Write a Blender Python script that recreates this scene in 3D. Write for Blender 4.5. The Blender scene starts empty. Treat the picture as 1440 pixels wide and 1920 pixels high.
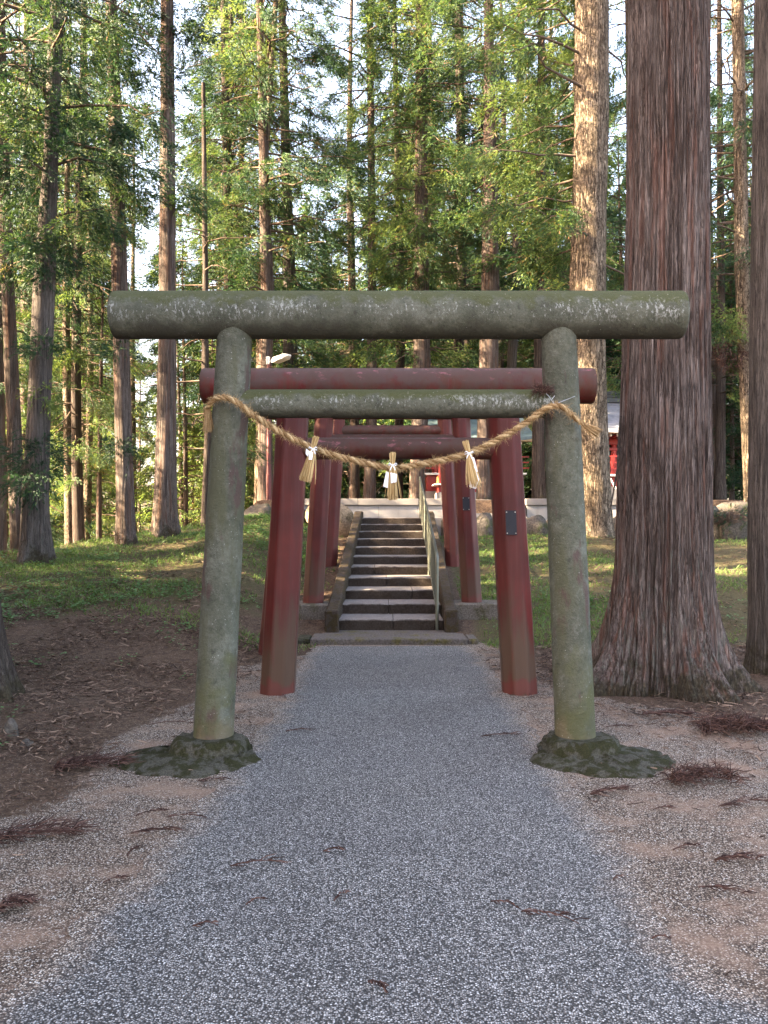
import bpy, math, random
import numpy as np
from mathutils import Vector, Matrix

# ---------------------------------------------------------------- camera, light, exposure
SC = bpy.context.scene
FPX, CX, HY, EYE = 1600.0, 720.0, 985.0, 1.6      # focal length, centre column and horizon row of the 1440x1920 photograph
cd = bpy.data.cameras.new("camera"); cam = bpy.data.objects.new("camera", cd)
SC.collection.objects.link(cam); SC.camera = cam
cam.location = (0, 0, EYE); cam.rotation_euler = (math.radians(90), 0, 0)
cd.sensor_fit = 'VERTICAL'; cd.sensor_height = 36; cd.lens = 36 * FPX / 1920
cd.shift_y = (HY - 960) / 1920
cd.clip_end = 900; cd.clip_start = 0.05

SUN_TO = Vector((-0.92, -0.22, 0.48)).normalized()    # direction towards the sun
SUN_EL = math.asin(SUN_TO.z)
w = bpy.data.worlds.new("World"); SC.world = w; w.use_nodes = True
nt = w.node_tree; bg = nt.nodes['Background']
sky = nt.nodes.new('ShaderNodeTexSky'); sky.sky_type = 'NISHITA'; sky.sun_disc = False
sky.sun_elevation = SUN_EL; sky.sun_rotation = math.atan2(SUN_TO.x, SUN_TO.y)
sky.air_density = 1.0; sky.dust_density = 4.0; sky.ozone_density = 1.5
tint = nt.nodes.new('ShaderNodeMix'); tint.data_type = 'RGBA'; tint.blend_type = 'MULTIPLY'; tint.inputs[0].default_value = 1.0
tint.inputs[7].default_value = (1.22, 1.0, 0.86, 1)            # warm tint on the sky light, in place of a white balance
nt.links.new(sky.outputs[0], tint.inputs[6]); nt.links.new(tint.outputs[2], bg.inputs[0]); bg.inputs[1].default_value = 0.10
sl = bpy.data.lights.new("sun", 'SUN'); sun = bpy.data.objects.new("sun", sl); SC.collection.objects.link(sun)
sl.energy = 5.0; sl.angle = math.radians(0.5); sl.color = (1.0, 0.80, 0.53)
sun.rotation_euler = SUN_TO.to_track_quat('Z', 'Y').to_euler()
SC.view_settings.view_transform = 'Standard'; SC.view_settings.look = 'None'
SC.view_settings.gamma = 1.0; SC.view_settings.exposure = 4.2
SC.cycles.max_bounces = 5; SC.cycles.diffuse_bounces = 2; SC.cycles.transparent_max_bounces = 4
SC.cycles.sample_clamp_indirect = 4.0

# ---------------------------------------------------------------- helpers
COL = SC.collection
def at(px, py, Y):
    return Vector(((px - CX) * Y / FPX, Y, EYE - (py - HY) * Y / FPX))
def X_(px, Y): return (px - CX) * Y / FPX
def Z_(py, Y): return EYE - (py - HY) * Y / FPX

WARN = []
def tag(o, label=None, cat=None, group=None, kind=None):
    if label:
        o['label'] = label
        if len(label.replace(',', '').split()) > 16 and label not in WARN: WARN.append(label); print('LONG', label)
    if cat: o['category'] = cat
    if group: o['group'] = group
    if kind: o['kind'] = kind
    return o
def empty(name, loc, label, cat, group=None):
    o = bpy.data.objects.new(name, None); COL.objects.link(o)
    o.location = loc; o.empty_display_size = 0.1
    return tag(o, label, cat, group)

class MB:
    """collects verts / faces"""
    def __init__(s): s.v = []; s.f = []; s.n = 0; s.m = []
    def add(s, V, F, mi=0):
        V = np.asarray(V, dtype=np.float64).reshape(-1, 3)
        for f in F: s.f.append(tuple(int(i) + s.n for i in f)); s.m.append(mi)
        s.v.append(V); s.n += len(V)
    def V(s): return np.concatenate(s.v)
    def mesh(s, name, mats, smooth=False, origin=(0, 0, 0), sharp=None):
        me = bpy.data.meshes.new(name)
        me.from_pydata((s.V() - np.array(origin)).tolist(), [], s.f)
        for m in (mats if isinstance(mats, (list, tuple)) else [mats]): me.materials.append(m)
        if any(s.m): me.polygons.foreach_set('material_index', s.m)
        if smooth: me.polygons.foreach_set('use_smooth', [True] * len(s.f))
        if smooth and sharp: me.set_sharp_from_angle(angle=math.radians(sharp))
        me.update(); return me
    def build(s, name, mats, parent=None, smooth=False, sharp=40):
        """verts are in world space; the object's origin is its parent's (or the world's)"""
        org = tuple(parent_world(parent)) if parent else (0, 0, 0)
        o = bpy.data.objects.new(name, s.mesh(name, mats, smooth, org, sharp)); COL.objects.link(o)
        if parent: o.parent = parent
        return o
def parent_world(p):
    l = Vector((0, 0, 0))
    while p is not None: l += p.location; p = p.parent
    return l

def fast_mesh(name, V, F, mats, mi=None, smooth=False):
    """V (n,3), F (m,k) numpy -> mesh"""
    me = bpy.data.meshes.new(name)
    k = F.shape[1]
    me.vertices.add(len(V)); me.vertices.foreach_set('co', V.astype(np.float32).ravel())
    me.loops.add(F.size); me.loops.foreach_set('vertex_index', F.astype(np.int32).ravel())
    me.polygons.add(len(F)); me.polygons.foreach_set('loop_start', np.arange(0, F.size, k, dtype=np.int32))
    me.polygons.foreach_set('loop_total', np.full(len(F), k, dtype=np.int32))
    for m in mats: me.materials.append(m)
    if mi is not None: me.polygons.foreach_set('material_index', mi.astype(np.int32))
    if smooth: me.polygons.foreach_set('use_smooth', np.ones(len(F), dtype=bool))
    me.update(calc_edges=True); return me
def link(name, me, parent=None, loc=(0, 0, 0)):
    o = bpy.data.objects.new(name, me); COL.objects.link(o); o.location = loc
    if parent: o.parent = parent
    return o

def box(mb, x0, x1, y0, y1, z0, z1, b=0.0, mi=0):
    """box with optional chamfer b on all edges"""
    if b <= 0:
        V = [(x, y, z) for z in (z0, z1) for y in (y0, y1) for x in (x0, x1)]
        mb.add(V, [(0, 2, 3, 1), (4, 5, 7, 6), (0, 1, 5, 4), (1, 3, 7, 5), (3, 2, 6, 7), (2, 0, 4, 6)], mi); return
    V = []; 
    def ring(ix, z): return [(x0+ix, y0+b, z), (x0+b, y0+ix, z), (x1-b, y0+ix, z), (x1-ix, y0+b, z), (x1-ix, y1-b, z), (x1-b, y1-ix, z), (x0+b, y1-ix, z), (x0+ix, y1-b, z)]
    V += [(x, y, z0) for x, y, _ in [(x0+b, y0+b, 0), (x0+b, y0+b, 0), (x1-b, y0+b, 0), (x1-b, y0+b, 0), (x1-b, y1-b, 0), (x1-b, y1-b, 0), (x0+b, y1-b, 0), (x0+b, y1-b, 0)]]
    V += ring(0, z0+b); V += ring(0, z1-b)
    V += [(x, y, z1) for x, y, _ in [(x0+b, y0+b, 0), (x0+b, y0+b, 0), (x1-b, y0+b, 0), (x1-b, y0+b, 0), (x1-b, y1-b, 0), (x1-b, y1-b, 0), (x0+b, y1-b, 0), (x0+b, y1-b, 0)]]
    F = []
    for r in range(3):
        for i in range(8):
            j = (i+1) % 8; F.append((r*8+i, r*8+j, r*8+8+j, r*8+8+i))
    F.append(tuple(24+i for i in (0, 2, 4, 6))); F.append(tuple(i for i in (6, 4, 2, 0)))
    mb.add(V, F, mi)

def frame_of(d):
    d = d / (np.linalg.norm(d) + 1e-9)
    a = np.array([0, 0, 1.0]) if abs(d[2]) < 0.9 else np.array([1.0, 0, 0])
    u = np.cross(a, d); u /= np.linalg.norm(u); v = np.cross(d, u); return u, v
def tube(mb, P, R, n=8, cap=True, mi=0, shape=None):
    P = np.asarray(P, float); m = len(P); R = np.broadcast_to(np.asarray(R, float), (m,))
    V = []; up = None
    for i in range(m):
        d = P[min(i+1, m-1)] - P[max(i-1, 0)]
        if up is None: u, v = frame_of(d)
        else:
            dn = d / (np.linalg.norm(d)+1e-9); u = up - dn*np.dot(up, dn); u /= np.linalg.norm(u)+1e-9; v = np.cross(dn, u)
        up = u
        for k in range(n):
            a = 2*math.pi*k/n
            V.append(P[i] + R[i]*(math.cos(a)*u + math.sin(a)*v))
    F = [(i*n+k, i*n+(k+1) % n, (i+1)*n+(k+1) % n, (i+1)*n+k) for i in range(m-1) for k in range(n)]
    if cap: F += [tuple(range(n-1, -1, -1)), tuple((m-1)*n+k for k in range(n))]
    mb.add(V, F, mi)

def snoise(x, y, s, seed=0):
    """cheap smooth 2D noise, about -1..1 (numpy)"""
    rs = np.random.RandomState(seed); r = 0
    for k in range(6):
        a = rs.uniform(0, 2*math.pi); f = s*rs.uniform(0.6, 1.9); p = rs.uniform(0, 6.28)
        r = r + np.sin((x*math.cos(a)+y*math.sin(a))*f + p + 1.3*np.sin((x*math.sin(a)-y*math.cos(a))*f*0.7+p*2))
    return r / 3.2
def sstep(a, b, x):
    t = np.clip((x-a)/(b-a), 0, 1); return t*t*(3-2*t)

# ---------------------------------------------------------------- materials
class M:
    """tiny node wrapper"""
    def __init__(s, name, rough=0.85, spec=0.3):
        s.m = bpy.data.materials.new(name); s.m.use_nodes = True; s.t = s.m.node_tree
        s.b = s.t.nodes['Principled BSDF']; s.b.inputs['Roughness'].default_value = rough
        s.b.inputs['Specular IOR Level'].default_value = spec
        s.tc = s.t.nodes.new('ShaderNodeTexCoord')
    def n(s, typ, **kw):
        nd = s.t.nodes.new(typ)
        for k, v in kw.items(): setattr(nd, k, v)
        return nd
    def l(s, a, b): s.t.links.new(a, b)
    def coord(s, scale=(1, 1, 1), kind='Object', loc=(0, 0, 0)):
        mp = s.n('ShaderNodeMapping'); mp.inputs['Scale'].default_value = scale; mp.inputs['Location'].default_value = loc
        if kind == 'World':
            g = s.n('ShaderNodeNewGeometry'); s.l(g.outputs['Position'], mp.inputs[0])
        else: s.l(s.tc.outputs[kind], mp.inputs[0])
        return mp.outputs[0]
    def noise(s, co, scale, detail=4, rough=0.55, dist=0.0):
        nd = s.n('ShaderNodeTexNoise'); s.l(co, nd.inputs['Vector']); nd.inputs['Scale'].default_value = scale
        nd.inputs['Detail'].default_value = detail; nd.inputs['Roughness'].default_value = rough; nd.inputs['Distortion'].default_value = dist
        return nd.outputs['Fac']
    def voro(s, co, scale, feat='F1', out='Distance', rnd=1.0):
        nd = s.n('ShaderNodeTexVoronoi'); nd.feature = feat; s.l(co, nd.inputs['Vector']); nd.inputs['Scale'].default_value = scale
        nd.inputs['Randomness'].default_value = rnd; return nd.outputs[out]
    def ramp(s, fac, stops, interp='LINEAR'):
        nd = s.n('ShaderNodeValToRGB'); s.l(fac, nd.inputs[0]); cr = nd.color_ramp; cr.interpolation = interp
        while len(cr.elements) > 1: cr.elements.remove(cr.elements[0])
        cr.elements[0].position = stops[0][0]; c = stops[0][1]; cr.elements[0].color = c if len(c) == 4 else (*c, 1)
        for p, c in stops[1:]:
            e = cr.elements.new(p); e.color = c if len(c) == 4 else (*c, 1)
        return nd.outputs[0]
    def mr(s, v, a, b, c=0.0, d=1.0, smooth=False):
        nd = s.n('ShaderNodeMapRange'); s.l(v, nd.inputs[0])
        if smooth: nd.interpolation_type = 'SMOOTHSTEP'
        for i, x in enumerate((a, b, c, d)): nd.inputs[i+1].default_value = x
        return nd.outputs[0]
    def math(s, op, a, b=None):
        nd = s.n('ShaderNodeMath', operation=op)
        for i, x in enumerate((a, b)):
            if x is None: continue
            if isinstance(x, (int, float)): nd.inputs[i].default_value = x
            else: s.l(x, nd.inputs[i])
        return nd.outputs[0]
    def mix(s, f, a, b, mode='MIX'):
        nd = s.n('ShaderNodeMix', data_type='RGBA', blend_type=mode)
        if isinstance(f, (int, float)): nd.inputs[0].default_value = f
        else: s.l(f, nd.inputs[0])
        for i, x in ((6, a), (7, b)):
            if isinstance(x, tuple): nd.inputs[i].default_value = (*x, 1) if len(x) == 3 else x
            else: s.l(x, nd.inputs[i])
        return nd.outputs[2]
    def attr(s, name):
        nd = s.n('ShaderNodeAttribute'); nd.attribute_name = name; return nd
    def color(s, c):
        if isinstance(c, tuple): s.b.inputs['Base Color'].default_value = (*c, 1)
        else: s.l(c, s.b.inputs['Base Color'])
        return s
    def bump(s, h, strength=0.5, dist=0.02, prev=None):
        nd = s.n('ShaderNodeBump'); nd.inputs['Strength'].default_value = strength; nd.inputs['Distance'].default_value = dist
        s.l(h, nd.inputs['Height'])
        if prev is not None: s.l(prev, nd.inputs['Normal'])
        s.l(nd.outputs[0], s.b.inputs['Normal']); return nd.outputs[0]
    def rough(s, v): s.l(v, s.b.inputs['Roughness']); return s

def sepxyz(m, co):
    nd = m.n('ShaderNodeSeparateXYZ'); m.l(co, nd.inputs[0]); return nd.outputs

def mat_bark(name, dark, mid, light, red=None, lichen=0.0, sc=1.0, bump=1.0, redamt=0.5, plates=False):
    m = M(name, 0.92, 0.15)
    co = m.coord((1, 1, 0.028 if not plates else 0.45)); co2 = m.coord((1, 1, 0.12))
    a = m.noise(co, 26*sc, 6, 0.72, 0.1); b = m.noise(m.coord((1, 1, 0.035)), 60*sc, 4, 0.7, 0.3); k = m.noise(m.coord((1, 1, 0.16)), 20*sc, 6, 0.75)
    c = m.ramp(a, [(0.36, dark), (0.47, mid), (0.62, light)])
    if plates:
        v = m.voro(m.coord((1, 1, 0.42)), 15, 'DISTANCE_TO_EDGE'); e = m.mr(m.math('ADD', v, m.math('MULTIPLY', m.noise(m.coord(), 30, 4, 0.7), 0.25)), 0.10, 0.22)
        c = m.mix(e, dark, c)
    crack = m.mr(m.math('ABSOLUTE', m.math('SUBTRACT', b, 0.5)), 0.0, 0.045)
    c = m.mix(m.math('MULTIPLY', m.math('SUBTRACT', 1.0, crack), 0.8), c, tuple(x*0.5 for x in dark))
    c = m.mix(m.mr(k, 0.56, 0.74, 0.0, 0.5), c, dark)
    lo = m.noise(m.coord((1, 1, 0.30), loc=(7, 2, 1)), 3.2, 4, 0.6)
    c = m.mix(m.mr(lo, 0.48, 0.64, 0, 0.55), c, m.mix(0.5, dark, mid)); c = m.mix(m.mr(lo, 0.46, 0.34, 0, 0.35), c, light)
    if red:
        r = m.noise(m.coord((1, 1, 0.06), loc=(3, 1, 5)), 7*sc, 4, 0.6)
        c = m.mix(m.mr(r, 0.52, 0.62, 0.0, redamt), c, red)
    if lichen:
        lz = sepxyz(m, m.coord())
        l1 = m.noise(m.coord((1, 1, 0.13)), 22, 6, 0.75); hz = m.mr(lz[2], 2.6, 0.3, -0.12, 0.03)
        lm = m.mr(m.math('ADD', l1, hz), 0.54, 0.62, 0, lichen)
        c = m.mix(m.math('MULTIPLY', lm, 0.6), c, (0.17, 0.185, 0.155))
        mo = m.mr(m.math('ADD', m.noise(m.coord(), 5, 5, 0.7), m.mr(lz[2], 0.75, 0.0, -0.3, 0.14)), 0.5, 0.62, 0, 0.85)
        mf = m.noise(m.coord((1, 1, 0.4)), 45, 5, 0.75); c = m.mix(mo, c, m.ramp(mf, [(0.35, (0.014, 0.011, 0.007)), (0.55, (0.055, 0.045, 0.025)), (0.7, (0.105, 0.088, 0.055))]))
    m.color(c)
    h = m.math('ADD', m.math('ADD', a, m.math('MULTIPLY', crack, 0.6)), m.math('MULTIPLY', k, -0.5))
    m.bump(h, 0.9*bump, 0.035); return m.m

def mat_leaf(name, c0, c1, c2, trans=0.45, dead=None, nscale=0.7):
    m = M(name, 0.6, 0.25)
    g = m.n('ShaderNodeNewGeometry'); rnd = g.outputs['Random Per Island']
    oi = m.n('ShaderNodeObjectInfo')
    n = m.noise(m.coord(), nscale, 3, 0.6)
    f = m.math('ADD', m.math('MULTIPLY', rnd, 0.45), m.math('MULTIPLY', n, 0.9))
    f = m.math('ADD', f, m.math('MULTIPLY', oi.outputs['Random'], 0.2))
    c = m.ramp(f, [(0.35, c0), (0.72, c1), (1.05, c2)])
    if dead:
        c = m.mix(m.mr(rnd, 0.955, 0.96), c, dead)
        n2 = m.noise(m.coord(loc=(9, 4, 2)), 1.1, 2)
        c = m.mix(m.mr(n2, 0.66, 0.72, 0, 0.8), c, dead)
    m.color(c)
    tr = m.n('ShaderNodeBsdfTranslucent'); ms = m.n('ShaderNodeMixShader'); ms.inputs[0].default_value = trans
    c2_ = m.mix(0.5, c, (c2[0]*1.5, c2[1]*1.5, c2[2]*0.7), 'MIX'); m.l(c2_, tr.inputs[0])
    out = m.t.nodes['Material Output']
    m.l(m.b.outputs[0], ms.inputs[1]); m.l(tr.outputs[0], ms.inputs[2]); m.l(ms.outputs[0], out.inputs[0])
    return m.m

def mat_simple(name, col, rough=0.6, spec=0.4, metal=0.0, var=0.15, nsc=8, bump=0.0):
    m = M(name, rough, spec); m.b.inputs['Metallic'].default_value = metal
    n = m.noise(m.coord(), nsc, 5)
    m.color(m.mix(m.mr(n, 0.3, 0.7), tuple(c*(1-var) for c in col), tuple(min(1, c*(1+var)) for c in col)))
    if bump: m.bump(m.noise(m.coord(), nsc*6, 4), bump, 0.01)
    return m.m

BARK_BIG = mat_bark('bark_big', (0.028, 0.019, 0.016), (0.125, 0.090, 0.076), (0.25, 0.205, 0.185), (0.19, 0.080, 0.052), 0.85, 1.5, 1.0, 0.45)
BARK = mat_bark('bark', (0.028, 0.02, 0.017), (0.092, 0.070, 0.058), (0.20, 0.160, 0.140), (0.14, 0.072, 0.048), 0.3, 1.6, 0.8, 0.5)
BARK_GREY = mat_bark('bark_grey', (0.035, 0.03, 0.028), (0.085, 0.071, 0.062), (0.17, 0.145, 0.128), None, 0.3, 1.6, 0.8)
BARK_FIR = mat_bark('bark_fir', (0.045, 0.032, 0.022), (0.22, 0.165, 0.115), (0.40, 0.32, 0.235), None, 0.0, 0.8, 1.4, plates=True)
BARK_DARK = mat_bark('bark_dark', (0.018, 0.014, 0.012), (0.06, 0.045, 0.037), (0.12, 0.095, 0.08), None, 0.2, 1.4, 0.8)
BRANCH = mat_simple('branch_wood', (0.085, 0.062, 0.047), 0.9, 0.1, var=0.4)
LEAF = mat_leaf('cedar_leaf', (0.006, 0.020, 0.013), (0.020, 0.052, 0.024), (0.080, 0.130, 0.038), 0.32, (0.19, 0.085, 0.035))
LEAF_DARK = mat_leaf('cedar_leaf_dark', (0.005, 0.017, 0.012), (0.012, 0.036, 0.019), (0.032, 0.072, 0.027), 0.20, None)  # leaf green lowered to stand for foliage in shade
LEAF_BRIGHT = mat_leaf('cedar_leaf_bright', (0.018, 0.046, 0.018), (0.065, 0.118, 0.036), (0.18, 0.235, 0.070), 0.42, (0.2, 0.11, 0.04))  # leaf green raised to stand for sunlit foliage
GRASS = mat_leaf('grass_blade', (0.030, 0.062, 0.018), (0.070, 0.130, 0.032), (0.14, 0.20, 0.055), 0.35, None, 1.2)
WEED = mat_leaf('weed_leaf', (0.025, 0.07, 0.022), (0.055, 0.125, 0.038), (0.10, 0.19, 0.07), 0.3, None, 1.2)

def mat_litter(name, a, b, c):
    m = M(name, 0.85, 0.15); g = m.n('ShaderNodeNewGeometry')
    m.color(m.ramp(g.outputs['Random Per Island'], [(0.0, a), (0.55, b), (0.93, c), (1.0, (c[0]*1.3, c[1]*1.3, c[2]*1.3))])); return m.m
LITTER = mat_litter('needle_litter', (0.018, 0.011, 0.008), (0.080, 0.048, 0.033), (0.19, 0.130, 0.092))
FROND = mat_litter('dead_frond', (0.022, 0.011, 0.009), (0.055, 0.028, 0.022), (0.10, 0.058, 0.046))

# stone torii: old concrete with moss, lichen, stains
def mat_torii_stone(name, lich_z=None, upright=False):
    m = M(name, 0.9, 0.2); co = m.coord(kind='World')
    base = m.ramp(m.noise(co, 3.2, 6, 0.6), [(0.3, (0.056, 0.060, 0.043)), (0.5, (0.096, 0.100, 0.074)), (0.7, (0.145, 0.148, 0.118))])
    fine = m.noise(co, 60, 4, 0.7); mot = m.noise(co, 17, 6, 0.75)
    base = m.mix(m.mr(mot, 0.50, 0.66, 0, 0.42 if upright else 0.22), base, (0.20, 0.20, 0.17)); base = m.mix(m.mr(mot, 0.46, 0.34, 0, 0.7), base, (0.035, 0.035, 0.026))
    base = m.mix(m.mr(fine, 0.35, 0.7, 0, 0.5), base, (0.05, 0.05, 0.038))
    z = sepxyz(m, co)
    if upright:
        st = m.noise(m.coord((1, 1, 0.22), 'World'), 6.0, 4, 0.6)
        base = m.mix(m.mr(st, 0.46, 0.60, 0, 0.7), base, (0.075, 0.075, 0.042))
        st2 = m.noise(m.coord((1, 1, 0.30), 'World', (4, 0, 0)), 7.0, 4, 0.55)
        base = m.mix(m.mr(st2, 0.585, 0.64, 0, 0.75), base, (0.075, 0.045, 0.042))
        green = m.mr(m.math('ADD', m.noise(co, 4, 4), m.mr(z[2], 1.1, 0.3, -0.25, 0.10)), 0.48, 0.62, 0, 0.65)
        base = m.mix(green, base, (0.08, 0.082, 0.035))
        rust = m.mr(m.math('ADD', m.noise(co, 5, 3), m.mr(z[2], 0.45, 0.12, -0.3, 0.15)), 0.5, 0.65, 0, 0.5)
        base = m.mix(rust, base, (0.15, 0.115, 0.075))
        sp = m.voro(co, 42, 'F1'); sm = m.math('MULTIPLY', m.mr(sp, 0.16, 0.10), m.mr(m.noise(co, 9, 3), 0.5, 0.6, 0, 1))
        base = m.mix(m.math('MULTIPLY', sm, 0.55), base, (0.42, 0.43, 0.40))
    else:
        mid, half = lich_z
        moss = m.mr(m.math('ADD', m.noise(co, 9, 5, 0.65), m.mr(z[2], mid-half*0.2, mid+half, -0.22, 0.32)), 0.45, 0.6, 0, 0.85)
        base = m.mix(moss, base, (0.058, 0.062, 0.022))
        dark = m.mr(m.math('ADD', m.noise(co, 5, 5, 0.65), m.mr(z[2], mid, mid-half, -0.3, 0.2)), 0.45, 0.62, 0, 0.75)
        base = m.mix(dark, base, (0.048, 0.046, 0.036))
        band = m.math('MULTIPLY', m.mr(m.math('ABSOLUTE', m.math('SUBTRACT', z[2], mid)), half*0.62, half*0.1), 1.0)
        dn = m.noise(m.coord((1, 1, 0.5), 'World'), 48, 5, 0.8)
        pm = m.mr(m.math('ADD', dn, m.math('MULTIPLY', m.mr(m.noise(co, 3.0, 3), 0.35, 0.65, -0.06, 0.10), 1.0)), 0.585, 0.635)
        base = m.mix(m.math('MULTIPLY', m.math('MULTIPLY', band, pm), 0.62), base, (0.40, 0.41, 0.39))
        sp = m.voro(co, 30, 'F1'); sm = m.math('MULTIPLY', m.mr(sp, 0.13, 0.07), m.mr(m.noise(co, 7, 3), 0.5, 0.6))
        base = m.mix(m.math('MULTIPLY', sm, 0.5), base, (0.42, 0.43, 0.40))
    m.color(base)
    m.bump(m.math('ADD', fine, m.math('MULTIPLY', mot, 1.5)), 0.75, 0.015)
    return m.m

def mat_red(name, upright, ztop=2.8, olive=0.5, zbase=0.0):
    m = M(name, 0.45, 0.25 if upright else 0.12); co = m.coord(kind='World'); z = sepxyz(m, co)
    st = m.noise(m.coord((1, 1, 0.10), 'World'), 12, 4, 0.6)
    st3 = m.noise(m.coord((1, 1, 0.02), 'World'), 50, 3, 0.6)
    c = m.ramp(m.noise(co, 2.5, 4), [(0.35, (0.062, 0.009, 0.009)), (0.65, (0.100, 0.015, 0.013))])
    c = m.mix(m.mr(st, 0.38, 0.60, 0, 0.55 if upright else 0.85), c, (0.060, 0.020, 0.015) if upright else (0.072, 0.032, 0.020))
    c = m.mix(m.mr(st3, 0.55, 0.68, 0, 0.25), c, (0.11, 0.055, 0.05))
    if upright:
        lo = m.mr(m.math('ADD', st, m.mr(z[2], zbase+1.25, zbase+0.25, -0.25, 0.25)), 0.42, 0.68, 0, 0.9*olive*2)
        c = m.mix(m.math('MINIMUM', lo, 0.85), c, (0.066, 0.042, 0.027))
        ft = m.mr(m.math('ADD', m.noise(co, 6, 3), m.mr(z[2], zbase+0.30, zbase+0.05, -0.3, 0.2)), 0.48, 0.62, 0, 0.8)
        c = m.mix(ft, c, (0.095, 0.024, 0.02))
    else:
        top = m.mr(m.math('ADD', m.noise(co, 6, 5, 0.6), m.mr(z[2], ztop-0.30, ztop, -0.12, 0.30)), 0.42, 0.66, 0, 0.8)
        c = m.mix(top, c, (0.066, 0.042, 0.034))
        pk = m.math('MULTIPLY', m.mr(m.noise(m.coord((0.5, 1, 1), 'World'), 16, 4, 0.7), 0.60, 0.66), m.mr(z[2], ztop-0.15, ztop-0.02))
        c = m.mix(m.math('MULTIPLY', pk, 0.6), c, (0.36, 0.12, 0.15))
    m.color(c); m.rough(m.mr(st, 0.3, 0.7, 0.38, 0.75))
    m.bump(m.noise(co, 90, 3), 0.08, 0.005); return m.m

def mat_moss_stone(name, stone=(0.14, 0.135, 0.115), moss=(0.06, 0.075, 0.015), amt=0.5, sc=6, kind='World', bump=0.9):
    m = M(name, 0.93, 0.15); co = m.coord(kind=kind)
    n = m.noise(co, sc, 6, 0.65); f = m.noise(co, sc*9, 5, 0.7)
    c = m.ramp(f, [(0.3, tuple(x*0.42 for x in stone)), (0.5, stone), (0.72, tuple(min(1, x*1.6) for x in stone))])
    c = m.mix(m.mr(n, 0.56-amt*0.25, 0.66-amt*0.25, 0, 0.92), c, m.ramp(f, [(0.3, tuple(x*0.45 for x in moss)), (0.7, tuple(x*1.4 for x in moss))]))
    m.color(c); m.bump(m.math('ADD', f, m.math('MULTIPLY', n, 2.0)), bump, 0.02); return m.m
FOOTING = mat_moss_stone('mossy_footing', (0.070, 0.065, 0.050), (0.028, 0.028, 0.009), 0.50, 12)
ROCK = mat_moss_stone('boulder_stone', (0.075, 0.065, 0.055), (0.045, 0.055, 0.02), 0.15, 3, 'Object')
BALU = mat_moss_stone('balustrade_stone', (0.055, 0.042, 0.034), (0.050, 0.036, 0.016), 0.45, 9, 'World')
PADM = mat_moss_stone('concrete_pad', (0.12, 0.102, 0.085), (0.07, 0.06, 0.032), 0.2, 5)
APRON = mat_moss_stone('apron_stone', (0.10, 0.085, 0.075), (0.10, 0.085, 0.03), 0.12, 4)

def mat_step():
    m = M('step_stone', 0.93, 0.15); co = m.coord(kind='World'); g = m.n('ShaderNodeNewGeometry')
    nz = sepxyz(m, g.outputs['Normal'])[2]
    f = m.noise(co, 40, 5, 0.7); n = m.noise(co, 5, 5, 0.6)
    c = m.ramp(f, [(0.3, (0.015, 0.011, 0.008)), (0.52, (0.036, 0.026, 0.020)), (0.75, (0.072, 0.053, 0.041))])
    c = m.mix(m.mr(n, 0.35, 0.7, 0, 0.5), c, (0.06, 0.05, 0.042))
    # treads: upward faces are mixed to a paler colour than the risers
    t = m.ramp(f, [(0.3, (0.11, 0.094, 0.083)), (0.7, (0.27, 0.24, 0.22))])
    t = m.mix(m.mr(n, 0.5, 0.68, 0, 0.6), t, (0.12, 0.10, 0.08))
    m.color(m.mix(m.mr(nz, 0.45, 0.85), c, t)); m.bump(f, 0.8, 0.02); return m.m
STEP = mat_step()
def mat_granite(name, base=(0.42, 0.40, 0.385)):
    m = M(name, 0.8, 0.25); co = m.coord(kind='World')
    f = m.noise(co, 120, 3, 0.7); n = m.noise(co, 2.5, 5, 0.6); s = m.noise(m.coord((1, 1, 0.2), 'World'), 6, 4)
    c = m.ramp(f, [(0.35, tuple(x*0.75 for x in base)), (0.65, base)])
    c = m.mix(m.mr(n, 0.45, 0.7, 0, 0.4), c, (0.24, 0.215, 0.19)); c = m.mix(m.mr(s, 0.55, 0.7, 0, 0.35), c, (0.17, 0.15, 0.135))
    m.color(c); return m.m
GRANITE = mat_granite('granite', (0.30, 0.285, 0.275)); GRANITE_OLD = mat_granite('granite_old', (0.20, 0.185, 0.175))

def gravel_layers(m, co, cols, scale=105):
    # stones ~1 cm: voronoi cells with their own tone
    nd = m.n('ShaderNodeTexVoronoi'); nd.feature = 'F1'; m.l(co, nd.inputs['Vector']); nd.inputs['Scale'].default_value = scale
    sx = sepxyz(m, nd.outputs['Color'])
    c = m.ramp(sx[0], cols); edge = m.mr(nd.outputs['Distance'], 0.25, 0.62, 0.0, 1.0)
    c = m.mix(edge, c, tuple(x*0.45 for x in cols[0][1]))
    h = m.math('SUBTRACT', 1.0, nd.outputs['Distance'])
    h = m.math('ADD', h, m.math('MULTIPLY', sx[1], 0.7))
    return c, h
BLUE = [(0.0, (0.070, 0.066, 0.062)), (0.30, (0.185, 0.174, 0.163)), (0.55, (0.295, 0.28, 0.262)), (0.82, (0.41, 0.39, 0.365)), (0.95, (0.58, 0.56, 0.53)), (1.0, (0.75, 0.72, 0.68))]
TAN = [(0.0, (0.12, 0.088, 0.068)), (0.35, (0.27, 0.205, 0.155)), (0.65, (0.42, 0.34, 0.265)), (0.88, (0.56, 0.49, 0.41)), (1.0, (0.78, 0.74, 0.68))]

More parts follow.
